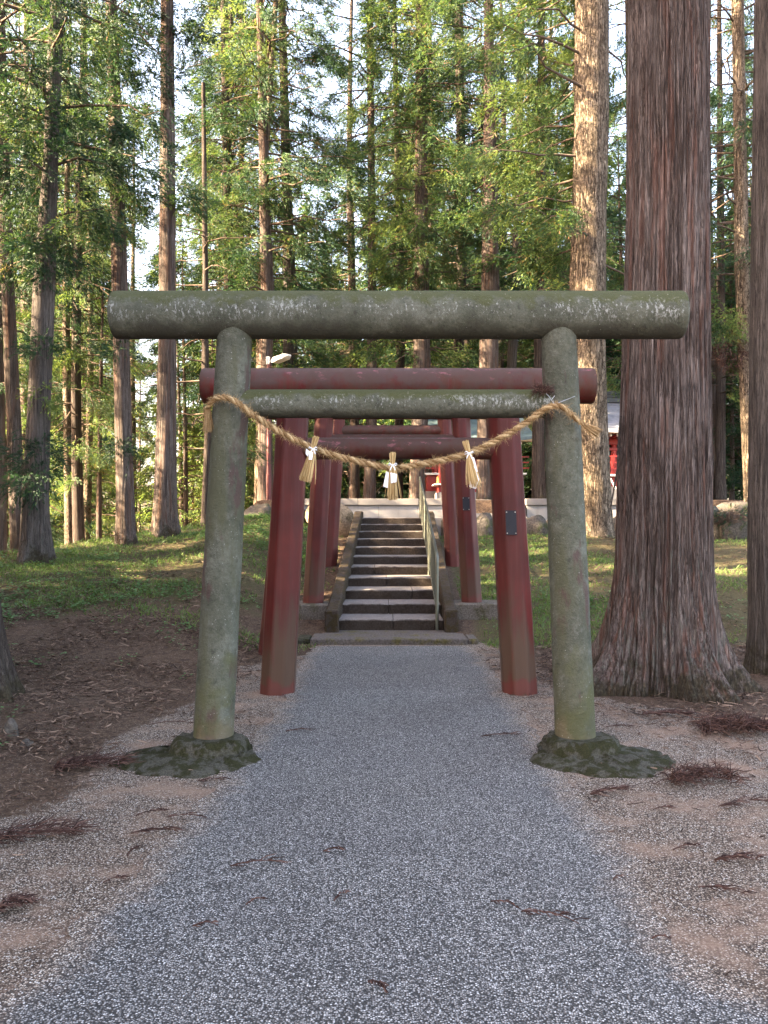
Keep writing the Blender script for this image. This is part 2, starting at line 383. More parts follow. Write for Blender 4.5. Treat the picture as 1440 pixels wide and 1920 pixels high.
def mat_path():
    m = M('gravel_blue', 0.85, 0.3); co = m.coord(kind='World')
    c, h = gravel_layers(m, co, BLUE, 125)
    big = m.noise(co, 1.1, 4, 0.6)
    c = m.mix(m.mr(big, 0.35, 0.7, 0, 0.40), c, m.mix(1.0, c, (0.62, 0.62, 0.68), 'MULTIPLY'))
    # tan dust working in from the edge (attribute: 0 in the middle, 1 at the rim)
    e = m.attr('edge').outputs['Fac']
    t, h2 = gravel_layers(m, co, TAN, 125)
    em = m.mr(m.math('ADD', e, m.math('MULTIPLY', m.math('SUBTRACT', m.noise(co, 7, 5, 0.7), 0.5), 1.1)), 0.45, 0.95)
    c = m.mix(em, c, t)
    m.color(c); m.bump(h, 0.9, 0.006); return m.m
def mat_ground():
    m = M('forest_ground', 0.95, 0.1); co = m.coord(kind='World')
    grav = m.attr('grav').outputs['Fac']; green = m.attr('green').outputs['Fac']
    t, h = gravel_layers(m, co, TAN, 125)
    dirt = m.noise(co, 2.2, 5, 0.6)
    t = m.mix(m.mr(dirt, 0.48, 0.66, 0, 0.75), t, m.ramp(m.noise(co, 60, 4, 0.7), [(0.3, (0.17, 0.108, 0.075)), (0.7, (0.34, 0.235, 0.17))]))
    f = m.noise(co, 45, 6, 0.75); n = m.noise(co, 3, 5, 0.65)
    soil = m.ramp(f, [(0.32, (0.026, 0.018, 0.012)), (0.52, (0.082, 0.053, 0.035)), (0.74, (0.20, 0.142, 0.10))])
    soil = m.mix(m.mr(n, 0.45, 0.65, 0, 0.6), soil, (0.105, 0.068, 0.045))
    f2 = m.noise(co, 14, 5, 0.7); soil = m.mix(m.mr(f2, 0.50, 0.64, 0, 0.65), soil, (0.030, 0.020, 0.016)); cl = m.noise(co, 0.8, 4, 0.6)
    sp = m.voro(co, 55, 'F1'); chips = m.math('MULTIPLY', m.mr(sp, 0.26, 0.16), m.mr(f2, 0.46, 0.52, 1.0, 0.15)); soil = m.mix(m.math('MULTIPLY', chips, 0.75), soil, (0.36, 0.30, 0.265))
    gr = m.ramp(f, [(0.3, (0.030, 0.026, 0.014)), (0.7, (0.115, 0.098, 0.048))])
    gm = m.mr(m.math('ADD', green, m.math('MULTIPLY', m.math('SUBTRACT', m.noise(co, 2.0, 5, 0.7), 0.5), 1.4)), 0.4, 0.7)
    c = m.mix(gm, soil, gr)
    vm = m.mr(m.math('ADD', grav, m.math('MULTIPLY', m.math('SUBTRACT', m.noise(co, 6.0, 7, 0.8), 0.5), 1.9)), 0.42, 0.60)
    c = m.mix(vm, c, t)
    m.color(c); m.bump(m.math('ADD', m.math('MULTIPLY', h, 0.5), f), 0.9, 0.012); return m.m
PATH_M = mat_path(); GROUND_M = mat_ground()

# ---------------------------------------------------------------- terrain
def gz(X, Y, corridor=True):
    X = np.asarray(X, float); Y = np.asarray(Y, float)
    right = np.interp(Y, [11.6, 12.6, 16.5, 19.8], [0.0, 0.20, 0.83, 1.305])
    right = right * 1.0
    crest = np.clip(16 + (X+7)*1.35, 15, 22.3)
    left = np.clip((np.minimum(Y, crest)-8.2)*0.138, 0, None)
    fall = np.clip(Y-crest, 0, None); left = left - np.minimum(fall*0.13, 3.2)*sstep(-2.6, -4.2, X)
    left = left + 0.22*np.exp(-((X+2.7)/1.1)**2-((Y-16.8)/2.6)**2)
    wl = sstep(-1.3, -2.6, X)
    z = right*(1-wl) + left*wl
    # upper terrace
    ter = sstep(22.45, 22.75, Y) * sstep(-4.1, -3.3, X)
    z = z*(1-ter) + 2.28*ter
    # small unevenness away from the path
    amp = sstep(1.4, 4.0, np.abs(X))*(1-ter)
    z = z + amp*(0.05*snoise(X, Y, 0.9, 3) + 0.02*snoise(X, Y, 3.0, 4))
    if corridor:
        c = sstep(-0.80, -0.68, X)*sstep(1.02, 0.90, X)*sstep(11.9, 12.2, Y)*sstep(22.7, 22.4, Y)
        z = z - 0.5*c
    return z
def gz1(x, y): return float(gz(np.array([x]), np.array([y]))[0])

def grid_axis(segs):
    out = []
    for a, b, s in segs: out.append(np.arange(a, b, s))
    out.append([segs[-1][1]]); return np.concatenate(out)
gx = grid_axis([(-400, -60, 40), (-60, -12, 2), (-12, -3, 0.2), (-3, 3.4, 0.08), (3.4, 9, 0.2), (9, 60, 2), (60, 400, 40)])
gy = grid_axis([(-60, -2, 2), (-2, 2, 0.25), (2, 12.4, 0.1), (12.4, 24, 0.12), (24, 70, 2), (70, 520, 45)])
GX, GY = np.meshgrid(gx, gy); Zg = gz(GX, GY)
V = np.stack([GX.ravel(), GY.ravel(), Zg.ravel()], 1)
nx, ny = len(gx), len(gy); I = np.arange(nx*ny).reshape(ny, nx)
F = np.stack([I[:-1, :-1].ravel(), I[:-1, 1:].ravel(), I[1:, 1:].ravel(), I[1:, :-1].ravel()], 1)
me = fast_mesh('ground', V, F, [GROUND_M], smooth=True)
lb = np.interp(V[:, 1], [0, 3, 4.45, 5.5, 7.2, 9.3, 10.4, 11.2, 12], [-3.4, -2.7, -2.05, -1.85, -1.78, -1.72, -1.2, -0.9, -0.8])
rb = np.interp(V[:, 1], [0, 4, 6, 8, 9.5, 11, 12], [9, 6, 3.6, 2.1, 1.7, 1.6, 1.2])
wob = 0.15*snoise(V[:, 0], V[:, 1], 2.0, 8)
grav = sstep(-0.35, 0.25, V[:, 0]-lb+wob)*sstep(0.4, -0.4, V[:, 0]-rb+wob)*sstep(12.3, 11.5, V[:, 1])
def green_f(x, y):
    gl = sstep(10.5, 13.0, y)*sstep(-1.0, -1.6, x)*0.55 + 0.40*sstep(13.5, 15.5, y)*sstep(-1, -2, x) + 0.25*sstep(-1.5, -2.5, x)*sstep(6, 9, y)
    gr = sstep(10.6, 11.6, y)*sstep(1.0, 1.5, x)*(0.95 - 0.35*sstep(4.5, 7.5, x)) + 0.25*sstep(2.5, 4, x)*sstep(8.5, 10, y)
    return np.clip(gl+gr, 0, 1)*(1-sstep(22.3, 22.6, y))*(1-sstep(60, 90, y))
for nm, dat in (('grav', grav), ('green', green_f(V[:, 0], V[:, 1]))):
    a = me.attributes.new(nm, 'FLOAT', 'POINT'); a.data.foreach_set('value', dat.astype(np.float32))
tag(link('ground', me), kind='structure')

# gravel path: its own sheet, ragged rim, 6 mm above the ground
PL = [(-1.5, -3.9), (0.5, -3.5), (1.6, -2.4), (2.74, -1.24), (3.2, -1.10), (3.9, -1.03), (5.2, -0.90), (6.2, -0.85), (8.1, -0.80), (9.5, -0.84), (10.9, -0.83), (11.42, -0.80)]
PR = [(-1.5, 3.9), (0.5, 3.2), (1.6, 2.6), (2.74, 1.30), (2.9, 1.14), (3.2, 0.99), (3.6, 0.99), (4.05, 1.08), (4.7, 1.05), (5.3, 1.02), (6.2, 1.02), (8.4, 1.06), (10.2, 1.07), (11.42, 1.03)]
py = np.concatenate([np.arange(-1.5, 2, 0.1), np.arange(2, 11.30, 0.05)]); nu = 60
rows = []; ed = []
for i, y in enumerate(py):
    l = np.interp(y, *zip(*PL)) + 0.035*snoise(y, 0, 6, 1) + 0.02*snoise(y, 0, 25, 2) - 0.13
    r = np.interp(y, *zip(*PR)) + 0.035*snoise(y, 0, 6, 5) + 0.02*snoise(y, 0, 25, 6) + 0.13
    u = np.linspace(0, 1, nu); rows.append(np.stack([l+(r-l)*u, np.full(nu, y), np.zeros(nu)], 1))
    d = np.minimum(rows[-1][:, 0]-l, r-rows[-1][:, 0]); ed.append(1-np.clip(d/0.36, 0, 1))
V = np.concatenate(rows); ed = np.concatenate(ed)
V[:, 2] = gz(V[:, 0], V[:, 1]) + 0.007 + 0.004*snoise(V[:, 0], V[:, 1], 9, 12)*0.5
I = np.arange(len(V)).reshape(len(py), nu)
F = np.stack([I[:-1, :-1].ravel(), I[:-1, 1:].ravel(), I[1:, 1:].ravel(), I[1:, :-1].ravel()], 1)
me = fast_mesh('path', V, F, [PATH_M], smooth=True)
a = me.attributes.new('edge', 'FLOAT', 'POINT'); a.data.foreach_set('value', ed.astype(np.float32))
tag(link('path', me), kind='structure')

# ---------------------------------------------------------------- torii gates
def post_mesh(mb, base, top, r0, r1, sides=0, y_skirt=0.05):
    """tapered leaning post; sides 8 = octagon with softened corners"""
    prof = []
    if sides:
        for k in range(sides):
            for o in (-0.10, 0, 0.10):
                a = 2*math.pi*(k+0.5)/sides + o
                rr = 1/math.cos(math.pi/sides)*(0.975 if o == 0 else 1.0)
                if o:   # on the flats next to the corner
                    rr = 1/math.cos(math.pi/sides - abs(o))
                prof.append((math.cos(a)*rr, math.sin(a)*rr))
    else: prof = [(math.cos(2*math.pi*k/40), math.sin(2*math.pi*k/40)) for k in range(40)]
    n = len(prof); m = 30; V = []; rs = np.random.RandomState(int(abs(base[0])*100))
    for i in range(m+1):
        t = i/m; c = np.array(base)*(1-t)+np.array(top)*t; r = r0*(1-t)+r1*t
        for k, (px, pyy) in enumerate(prof):
            j = 1.0 if sides else 1+0.006*math.sin(5*t*6+k*0.7)+0.004*rs.randn()*0.5
            V.append((c[0]+px*r*j, c[1]+pyy*r*j, c[2]))
    F = [(i*n+k, i*n+(k+1) % n, (i+1)*n+(k+1) % n, (i+1)*n+k) for i in range(m) for k in range(n)]
    F += [tuple(range(n-1, -1, -1)), tuple(m*n+k for k in range(n))]
    mb.add(V, F)
def beam(mb, x0, x1, Y, zc, R, n=48, m=80, rough=0.0, sag=0.0, bev=0.02, xs=None):
    V = []; xs = [x0, x0+bev*0.3, x0+bev] + list(np.linspace(x0+bev, x1-bev, m))[1:-1] + [x1-bev, x1-bev*0.3, x1]
    rr = [R-bev, R-bev*0.3, R] + [R]*(len(xs)-6) + [R, R-bev*0.3, R-bev]
    for i, (x, r) in enumerate(zip(xs, rr)):
        for k in range(n):
            a = 2*math.pi*k/n
            j = 1+rough*(math.sin(x*7+3*math.cos(a))*0.5+math.sin(x*19+5*math.sin(a)+2)*0.4)
            V.append((x, Y+math.cos(a)*r*j, zc+math.sin(a)*r*j))
    q = len(xs)
    F = [(i*n+k, (i+1)*n+k, (i+1)*n+(k+1) % n, i*n+(k+1) % n) for i in range(q-1) for k in range(n)]
    F += [tuple(range(n)), tuple((q-1)*n+k for k in range(n-1, -1, -1))]
    mb.add(V, F)

def torii(name, label, Y, zb, xlb, xlt, xrb, xrt, zp, r0, r1, kas, nuk, sides, mats, group):
    t = empty(name, ((xlb+xrb)/2, Y, zb), label, 'torii gate', group)
    for xb, xt in ((xlb, xlt), (xrb, xrt)):
        mb = MB(); zlow = zb-0.25; sl = (xt-xb)/(zp-zb)
        post_mesh(mb, (xb-sl*0.25, Y, zlow), (xt, Y, zp), r0, r1, sides)
        mb.build('post', mats[0], t, True, 9 if sides else 60)
    zc, R, x0, x1 = kas
    mb = MB(); beam(mb, x0, x1, Y, zc, R, rough=0.004 if not sides else 0); mb.build('top_beam', mats[1], t, True, 50)
    zc, R = nuk; f = (zc-zb)/(zp-zb)
    mb = MB(); beam(mb, xlb+(xlt-xlb)*f+0.02, xrb+(xrt-xrb)*f-0.02, Y, zc, R, rough=0.004 if not sides else 0, bev=0.004); mb.build('tie_beam', mats[2], t, True, 50)
    return t

TS_P = mat_torii_stone('torii_stone_post', upright=True)
TS_K = mat_torii_stone('torii_stone_top', (3.085, 0.165)); TS_N = mat_torii_stone('torii_stone_tie', (2.455, 0.10))
g_st = torii('stone_torii', 'grey green mossy stone torii gate hung with a straw rope, nearest of all the gates', 6.0, 0.12,
             -1.20, -1.045, 1.345, 1.225, 3.02, 0.143, 0.122, (3.078, 0.166, -1.90, 2.10), (2.455, 0.100), 0, (TS_P, TS_K, TS_N), 'row of torii gates over the path')
# mossy lumpy footings
def footing(cx, lean, seed):
    rs = np.random.RandomState(seed); mb = MB(); V = []; n = 56
    rings = [(0.0, 0.126), (0.13, 0.128), (0.19, 0.131), (0.235, 0.124), (0.262, 0.100), (0.275, 0.070), (0.282, 0.048), (0.345, 0.046), (0.38, 0.036), (0.42, 0.020), (0.46, 0.0), (0.48, -0.03)]
    for ri, (r, z) in enumerate(rings):
        for k in range(n):
            a = 2*math.pi*k/n; dx, dy = math.cos(a), math.sin(a)
            if ri <= 6: rr = r*(1+0.05*math.sin(3*a+seed)+0.03*math.sin(7*a)+0.10*max(0, dx*lean))
            else:
                ext = 0.62 + 0.70*max(0, dx*lean)**1.3*(0.45 if dy > 0.2 else 1) + 0.62*max(0, -dy) + 0.07*math.sin(5*a+seed) + 0.04*math.sin(11*a)
                rr = r*(ext*min(1, (ri-6)/3)+(1+0.10*max(0, dx*lean))*(1-min(1, (ri-6)/3)))
            zz = z + (0.009*math.sin(13*a+ri*2+seed)+0.008*math.sin(29*a+ri*3))*(ri > 2) + 0.006*rs.randn()*(ri > 2)
            V.append((cx+dx*rr*0.94, 5.95+dy*rr*0.9, zz))
    V.append((cx, 5.95, 0.125)); q = len(rings)
    F = [(i*n+k, (i+1)*n+k, (i+1)*n+(k+1) % n, i*n+(k+1) % n) for i in range(q-1) for k in range(n)]
    F += [(q*n, k, (k+1) % n) for k in range(n)]
    mb.add(V, F); mb.build('footing', FOOTING, g_st, True, 80)
footing(-1.20, -1, 3); footing(1.35, 1, 8)

def redmats(k, zt, zn, zb, ol=0.5):
    return (mat_red('red_post_%d' % k, True, olive=ol, zbase=zb), mat_red('red_top_%d' % k, False, zt), mat_red('red_tie_%d' % k, False, zn))
GRP = 'row of torii gates over the path'
g2 = torii('red_torii', 'dull red octagonal torii gate just behind the stone gate, dark plaque on its post', 8.18, 0.0, -1.02, -0.855, 1.30, 1.12, 2.98, 0.165, 0.148,
           (2.935, 0.170, -1.74, 2.01), (2.335, 0.105), 8, redmats(1, 3.10, 2.44, 0), GRP)
g3 = torii('red_torii', 'red torii gate standing wider than the others, mostly hidden behind the nearest red gate', 10.5, 0.0, -1.385, -1.12, 1.64, 1.40, 2.98, 0.160, 0.145,
           (3.15, 0.165, -2.0, 2.3), (2.56, 0.100), 8, redmats(2, 3.3, 2.66, 0, 0.15), GRP)
g4 = torii('red_torii', 'red torii gate on concrete pads beside the foot of the stone stairs', 13.0, 0.42, -1.08, -0.90, 1.335, 1.155, 3.42, 0.155, 0.140,
           (3.38, 0.165, -1.8, 2.05), (2.885, 0.10), 8, redmats(3, 3.5, 2.98, 0.42, 0.35), GRP)
g5 = torii('red_torii', 'red torii gate farthest up the slope, its tie beam catching orange sunlight', 16.5, 0.80, -1.065, -0.88, 1.345, 1.16, 3.90, 0.155, 0.140,
           (3.86, 0.165, -1.8, 2.05), (3.43, 0.105), 8, redmats(4, 4.0, 3.53, 0.87, 0.1), GRP)
PLAQ = mat_simple('plaque_dark', (0.016, 0.016, 0.022), 0.6, 0.3, 0.0); RIV = mat_simple('rivet', (0.45, 0.42, 0.40), 0.35, 0.5, 0.8)
def plaque(g, px0, px1, py0, py1, Y, dxt):
    mb = MB(); a = at(px0, py1, Y); b = at(px1, py0, Y)
    V = []; 
    for yy in (Y-0.008, Y+0.004):
        V += [(a.x+dxt, yy, a.z), (b.x+dxt, yy, a.z), (b.x, yy, b.z), (a.x, yy, b.z)]
    mb.add(V, [(0, 1, 2, 3), (7, 6, 5, 4), (0, 4, 5, 1), (1, 5, 6, 2), (2, 6, 7, 3), (3, 7, 4, 0)])
    o = mb.build('plaque', PLAQ, g)
    for fx, fz in ((0.1, 0.07), (0.9, 0.07), (0.1, 0.93), (0.9, 0.93)):
        x = a.x+(b.x-a.x)*fx+dxt*(1-fz); z = a.z+(b.z-a.z)*fz
        rv = MB(); tube(rv, [(x, Y-0.012, z), (x, Y-0.006, z)], [0.005, 0.007], 8); rv.build('rivet', RIV, g)
plaque(g2, 947.5, 967.5, 957, 1003, 8.18-0.162, 0.008)
plaque(g4, 867, 880, 932, 957, 13.0-0.155, 0.006)

# the concrete pads of the fourth gate
for i, (x0, x1, lab) in enumerate(((-1.34, -0.82, 'low concrete pad under the red post, stairs to its right'), (1.04, 1.78, 'low concrete pad under the red post, mossy bank to its right'))):
    mb = MB(); box(mb, x0, x1, 12.62, 13.35, 0.0, 0.425+0.01*i, 0.015); o = mb.build('concrete_pad', PADM); tag(o, lab, 'pad', 'concrete pads under the red gate')

# ---------------------------------------------------------------- stairs
NS = 11; S0, SD, SR, ZA = 12.4, 0.79, 0.155, 0.08
st = empty('stone_stairs', (0.05, S0, ZA), 'worn stone stairs with eleven rough steps between sloping side slabs', 'stairs')
rs = random.Random(5)
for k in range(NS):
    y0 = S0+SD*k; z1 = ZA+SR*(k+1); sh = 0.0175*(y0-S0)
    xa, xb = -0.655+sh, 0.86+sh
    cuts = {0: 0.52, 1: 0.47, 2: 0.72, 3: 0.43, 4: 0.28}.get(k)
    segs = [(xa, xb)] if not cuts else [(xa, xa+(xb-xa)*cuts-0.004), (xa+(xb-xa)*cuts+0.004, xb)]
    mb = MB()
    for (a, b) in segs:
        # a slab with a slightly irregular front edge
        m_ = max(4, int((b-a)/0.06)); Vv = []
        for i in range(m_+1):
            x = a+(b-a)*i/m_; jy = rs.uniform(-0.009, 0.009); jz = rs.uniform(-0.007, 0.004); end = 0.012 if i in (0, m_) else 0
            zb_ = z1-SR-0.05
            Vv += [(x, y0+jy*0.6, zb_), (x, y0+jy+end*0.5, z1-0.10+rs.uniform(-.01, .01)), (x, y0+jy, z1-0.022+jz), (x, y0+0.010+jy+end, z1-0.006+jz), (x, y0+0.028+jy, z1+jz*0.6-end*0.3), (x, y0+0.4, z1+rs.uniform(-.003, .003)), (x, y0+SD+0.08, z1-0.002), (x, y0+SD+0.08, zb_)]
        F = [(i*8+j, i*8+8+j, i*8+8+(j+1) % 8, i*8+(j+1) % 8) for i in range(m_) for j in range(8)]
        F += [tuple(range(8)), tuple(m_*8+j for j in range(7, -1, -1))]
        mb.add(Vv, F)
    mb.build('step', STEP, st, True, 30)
# sloping side slabs with an upright end block each
for xo, xi in ((-0.83, -0.655), (0.875, 1.045)):
    mb = MB(); n = 26; Vv = []; F = []
    for i in range(n+1):
        y = 12.25+(20.9-12.25)*i/n; sh = 0.0175*(y-S0); zt = ZA+0.155+0.13+(y-12.25)*0.196+rs.uniform(-.006, .006)
        if i == 0: zt = ZA+0.30
        zt = min(zt, 1.94); zb_ = zt-0.75
        Vv += [(xo+sh, y, zb_), (xo+sh+rs.uniform(-.006, .006), y, zt-0.02), (xo+0.02+sh, y, zt), (xi-0.02+sh, y, zt), (xi+sh+rs.uniform(-.006, .006), y, zt-0.02), (xi+sh, y, zb_)]
    F = [(i*6+j, i*6+(j+1) % 6, i*6+6+(j+1) % 6, i*6+6+j) for i in range(n) for j in range(6)]
    F += [tuple(range(5, -1, -1)), tuple(n*6+j for j in range(6))]
    mb.add(Vv, F); mb.build('side_slab', BALU, st, True, 30)
    mb = MB(); box(mb, xo-0.012, xi+0.012, 12.10, 12.246, 0.0, ZA+0.315, 0.02); mb.build('end_block', BALU, st)
# landing above the steps
mb = MB(); box(mb, -0.80, 2.9, S0+SD*NS+0.085, 22.47, 1.2, 1.786, 0.01); tag(mb.build('landing', GRANITE_OLD), kind='structure')
# stone apron in front of the stairs
mb = MB()
box(mb, -0.99, 1.12, 11.42, 12.39, -0.05, ZA, 0.015)
for i in range(8): pass
o = mb.build('apron_slab', APRON); tag(o, 'pale worn threshold slab lying across the foot of the stone stairs', 'slab')
mb = MB(); box(mb, -1.19, -0.998, 11.48, 12.1, -0.05, ZA-0.012, 0.02); o = mb.build('kerb_stone', FOOTING); tag(o, 'moss covered kerb block at the end of the threshold slab by the needle litter', 'kerb stone')
mb = MB(); box(mb, 1.128, 1.27, 11.46, 12.1, -0.05, ZA-0.008, 0.02); o = mb.build('kerb_stone', APRON); tag(o, 'bare kerb block at the end of the threshold slab below the grassy bank', 'kerb stone')

# handrail
RAILM = mat_simple('stainless_steel', (0.12, 0.125, 0.10), 0.45, 0.4, 0.6, 0.12)
hr = empty('handrail', (0.765, 12.38, ZA), 'tall steel handrail with thin upright bars climbing the stone stairs', 'handrail')
def srz(y): return ZA+0.155+(y-S0)*0.196
y0, y1 = 12.36, 20.6
def rx(y): return 0.768+0.0120*(y-12.36)
mb = MB(); tube(mb, [(rx(y0), y0, ZA), (rx(y0), y0, 1.06), (rx(y0), y0+0.02, 1.13), (rx(y0), y0+0.07, 1.175), (rx(y0), y0+0.16, 1.20)], 0.024, 12); mb.build('newel_post', RAILM, hr, True)
mb = MB(); tube(mb, [(rx(y0), y0+0.15, 1.198)]+[(rx(y), y, 1.198+(y-y0-0.15)*0.1935) for y in np.linspace(y0+0.5, y1, 12)], 0.024, 12); mb.build('top_rail', RAILM, hr, True)
mb = MB(); tube(mb, [(rx(y), y, 0.36+(y-y0)*0.195) for y in np.linspace(y0, y1, 10)], 0.014, 10); mb.build('bottom_rail', RAILM, hr, True)
for i in range(1, 40):
    y = y0+i*0.205
    mb = MB(); tube(mb, [(rx(y), y, 0.36+(y-y0)*0.195), (rx(y), y, 1.198+(y-y0-0.15)*0.1935)], 0.008, 6); mb.build('baluster', RAILM, hr, True)
for y in (15.3, 18.0, y1):
    mb = MB(); tube(mb, [(rx(y), y, srz(y)-0.1), (rx(y), y, 1.198+(y-y0-0.15)*0.1935)], 0.02, 10); mb.build('post', RAILM, hr, True)

# ---------------------------------------------------------------- terrace walls
def granite_wall(x0, x1, label, end=None):
    t = empty('granite_wall', ((x0+x1)/2, 22.6, 1.3), label, 'wall')
    mb = MB()
    xs = list(np.arange(x0, x1-0.3, 1.05))+[x1]
    for a, b in zip(xs[:-1], xs[1:]): box(mb, a+0.003, b-0.003, 22.56, 22.80, 1.2, 2.125, 0.006)
    mb.build('wall_blocks', GRANITE, t)
    mb = MB()
    xs = list(np.arange(x0-0.03, x1-0.3, 1.6))+[x1+0.03]
    for a, b in zip(xs[:-1], xs[1:]): box(mb, a+0.003, b-0.003, 22.50, 22.84, 2.13, 2.305, 0.012)
    mb.build('coping', GRANITE_OLD, t)
    return t
granite_wall(-2.25, 1.62, 'pale granite wall topped with grey coping directly behind the top of the stairs')
granite_wall(3.78, 7.6, 'pale granite wall with white coping behind the dark boulders')
ts = empty('stone_stairs', (2.7, 22.4, 1.78), 'short flight of broad grey stone steps in the gap between the granite walls', 'stairs')
for k in range(4):
    mb = MB(); box(mb, 1.86, 3.52, 22.36+0.34*k, 22.36+0.34*k+0.42, 1.5, 1.786+0.13*(k+1)-0.003, 0.01); mb.build('step', GRANITE_OLD, ts)
for x in (1.68, 3.54):
    mb = MB(); V = []
    for xx in (x, x+0.16): V += [(xx, 22.15, 1.70), (xx, 22.15, 1.80), (xx, 22.9, 2.33), (xx, 23.6, 2.33), (xx, 23.6, 1.70)]
    mb.add(V, [(0, 1, 2, 3, 4), (9, 8, 7, 6, 5), (0, 5, 6, 1), (1, 6, 7, 2), (2, 7, 8, 3), (3, 8, 9, 4), (4, 9, 5, 0)]); mb.build('side_slab', GRANITE, ts)

# boulders
def boulder(px0, px1, py0, py1, Y, seed, label, mat=ROCK, grp='boulders edging the terrace'):
    x0, x1 = X_(px0, Y), X_(px1, Y); z0, z1 = Z_(py1, Y)-0.12, Z_(py0, Y)
    c = np.array([(x0+x1)/2, Y+0.35*(x1-x0)/2, (z0+z1)/2]); r = np.array([(x1-x0)/2, (x1-x0)/2*0.8, (z1-z0)/2])
    nu, nv = 26, 16; V = []
    rr = np.random.RandomState(seed); ph = rr.uniform(0, 6.28, 12); pl = [(rr.randn(3), rr.uniform(0.72, 0.95)) for _ in range(9)]
    pl = [(d/np.linalg.norm(d), h) for d, h in pl]
    for j in range(nv+1):
        th = math.pi*j/nv
        for i in range(nu):
            a = 2*math.pi*i/nu; d = np.array([math.sin(th)*math.cos(a), math.sin(th)*math.sin(a), math.cos(th)])
            k = 1.0
            for n_, h in pl:
                dd = np.dot(d, n_)
                if dd > 0.1: k = min(k, h/dd*1.0) if h/dd < k else k
            k *= 1+0.05*math.sin(5*d[0]+ph[0])+0.04*math.sin(9*d[1]+4*d[2]+ph[1])+0.02*math.sin(17*d[2]+11*d[0])
            V.append(c+r*d*k*1.06)
    F = [(j*nu+i, (j+1)*nu+i, (j+1)*nu+(i+1) % nu, j*nu+(i+1) % nu) for j in range(nv) for i in range(nu)]
    mb = MB(); mb.add(V, F); o = bpy.data.objects.new('boulder', mb.mesh('boulder', mat, True, c, 60)); COL.objects.link(o); o.location = c
    return tag(o, label, 'boulder', grp)
TANROCK = mat_moss_stone('tan_boulder', (0.24, 0.18, 0.12), (0.08, 0.06, 0.03), 0.1, 3, 'Object')
boulder(612, 664, 938, 1012, 21.2, 1, 'tall tan boulder leaning beside the top of the left side slab', TANROCK)
boulder(572, 622, 940, 992, 21.6, 2, 'tan boulder between the red posts below the granite wall', TANROCK)
boulder(505, 575, 948, 990, 21.8, 3, 'squat boulder hidden partly behind the thick red post')
boulder(455, 520, 946, 992, 21.5, 4, 'flat topped brown boulder beside the mossy stone post, below the lamp pole')
boulder(405, 462, 958, 995, 21.2, 5, 'low boulder at the outer end of the terrace edge')
boulder(828, 868, 962, 1008, 21.0, 6, 'grey boulder squeezed between stair side slab and red post')
boulder(880, 936, 964, 1012, 20.6, 7, 'mossy boulder showing between two red posts')
boulder(930, 985, 960, 1010, 20.8, 8, 'dark boulder just behind the red post with the plaque')
boulder(978, 1032, 968, 1012, 20.5, 9, 'dark angular boulder left of the right stone post')
boulder(1022, 1085, 962, 1012, 20.8, 10, 'dark boulder behind the right stone post')
boulder(1140, 1200, 962, 1012, 21.0, 11, 'dark boulder between the pale barked fir and the great cedar')
boulder(1312, 1368, 952, 1016, 20.6, 12, 'brown boulder just right of the great cedar trunk')
boulder(1350, 1412, 960, 1018, 20.3, 13, 'rounded mossy boulder beneath the twiggy shrub')
boulder(1390, 1470, 950, 1014, 20.8, 14, 'dark boulder half behind the cedar at the frame edge')
boulder(1345, 1420, 940, 975, 22.2, 15, 'flat topped stone above the twiggy shrub', ROCK)
boulder(0, 34, 1352, 1392, 6.3, 16, 'small brown stone lying in the needle litter near the dark leaning trunk', ROCK, 'small stones in the litter')
boulder(30, 66, 1388, 1420, 6.1, 17, 'small grey stone half buried in the needle litter', ROCK, 'small stones in the litter')

# ---------------------------------------------------------------- lamp on pole
POLE = mat_simple('pole_red', (0.10, 0.022, 0.022), 0.45, 0.4, 0.0, 0.2)
LAMPM = mat_simple('lamp_white', (0.62, 0.62, 0.58), 0.4, 0.4, 0.0, 0.06)
Yl = 23.2
lp = empty('street_lamp', (X_(504, Yl), Yl, 2.0), 'small white street lamp on a slim dark red pole behind the left stone post', 'street lamp')
mb = MB(); x = X_(504, Yl); tube(mb, [(x, Yl, 1.6), (x, Yl, Z_(890, Yl)), (x, Yl, Z_(889, Yl)), (x, Yl, Z_(672, Yl))], [0.075, 0.075, 0.058, 0.055], 14); mb.build('pole', POLE, lp, True)
mb = MB(); box(mb, x-0.07, x+0.035, Yl-0.06, Yl+0.06, Z_(684, Yl), Z_(669, Yl), 0.015)
tube(mb, [(x, Yl, Z_(678, Yl)), (X_(516, Yl), Yl-0.05, Z_(676, Yl))], 0.04, 10); mb.build('bracket', LAMPM, lp)
mb = MB(); A = (X_(513, Yl), Yl-0.05, Z_(677.5, Yl)); B = (X_(545, Yl), Yl-0.35, Z_(672, Yl))
V = []
for t, wdt, h0, h1 in ((0, 0.07, -0.05, 0.05), (0.12, 0.12, -0.075, 0.07), (0.8, 0.13, -0.05, 0.075), (1, 0.07, -0.0, 0.045)):
    p = [A[i]*(1-t)+B[i]*t for i in range(3)]
    V += [(p[0]-wdt*0.7, p[1]-wdt*0.7, p[2]+h0), (p[0]+wdt*0.7, p[1]+wdt*0.7, p[2]+h0), (p[0]+wdt*0.55, p[1]+wdt*0.55, p[2]+h1), (p[0]-wdt*0.55, p[1]-wdt*0.55, p[2]+h1)]
F = [(i*4+j, i*4+4+j, i*4+4+(j+1) % 4, i*4+(j+1) % 4) for i in range(3) for j in range(4)]+[(0, 1, 2, 3), (15, 14, 13, 12)]
mb.add(V, F); mb.build('lamp_head', LAMPM, lp)

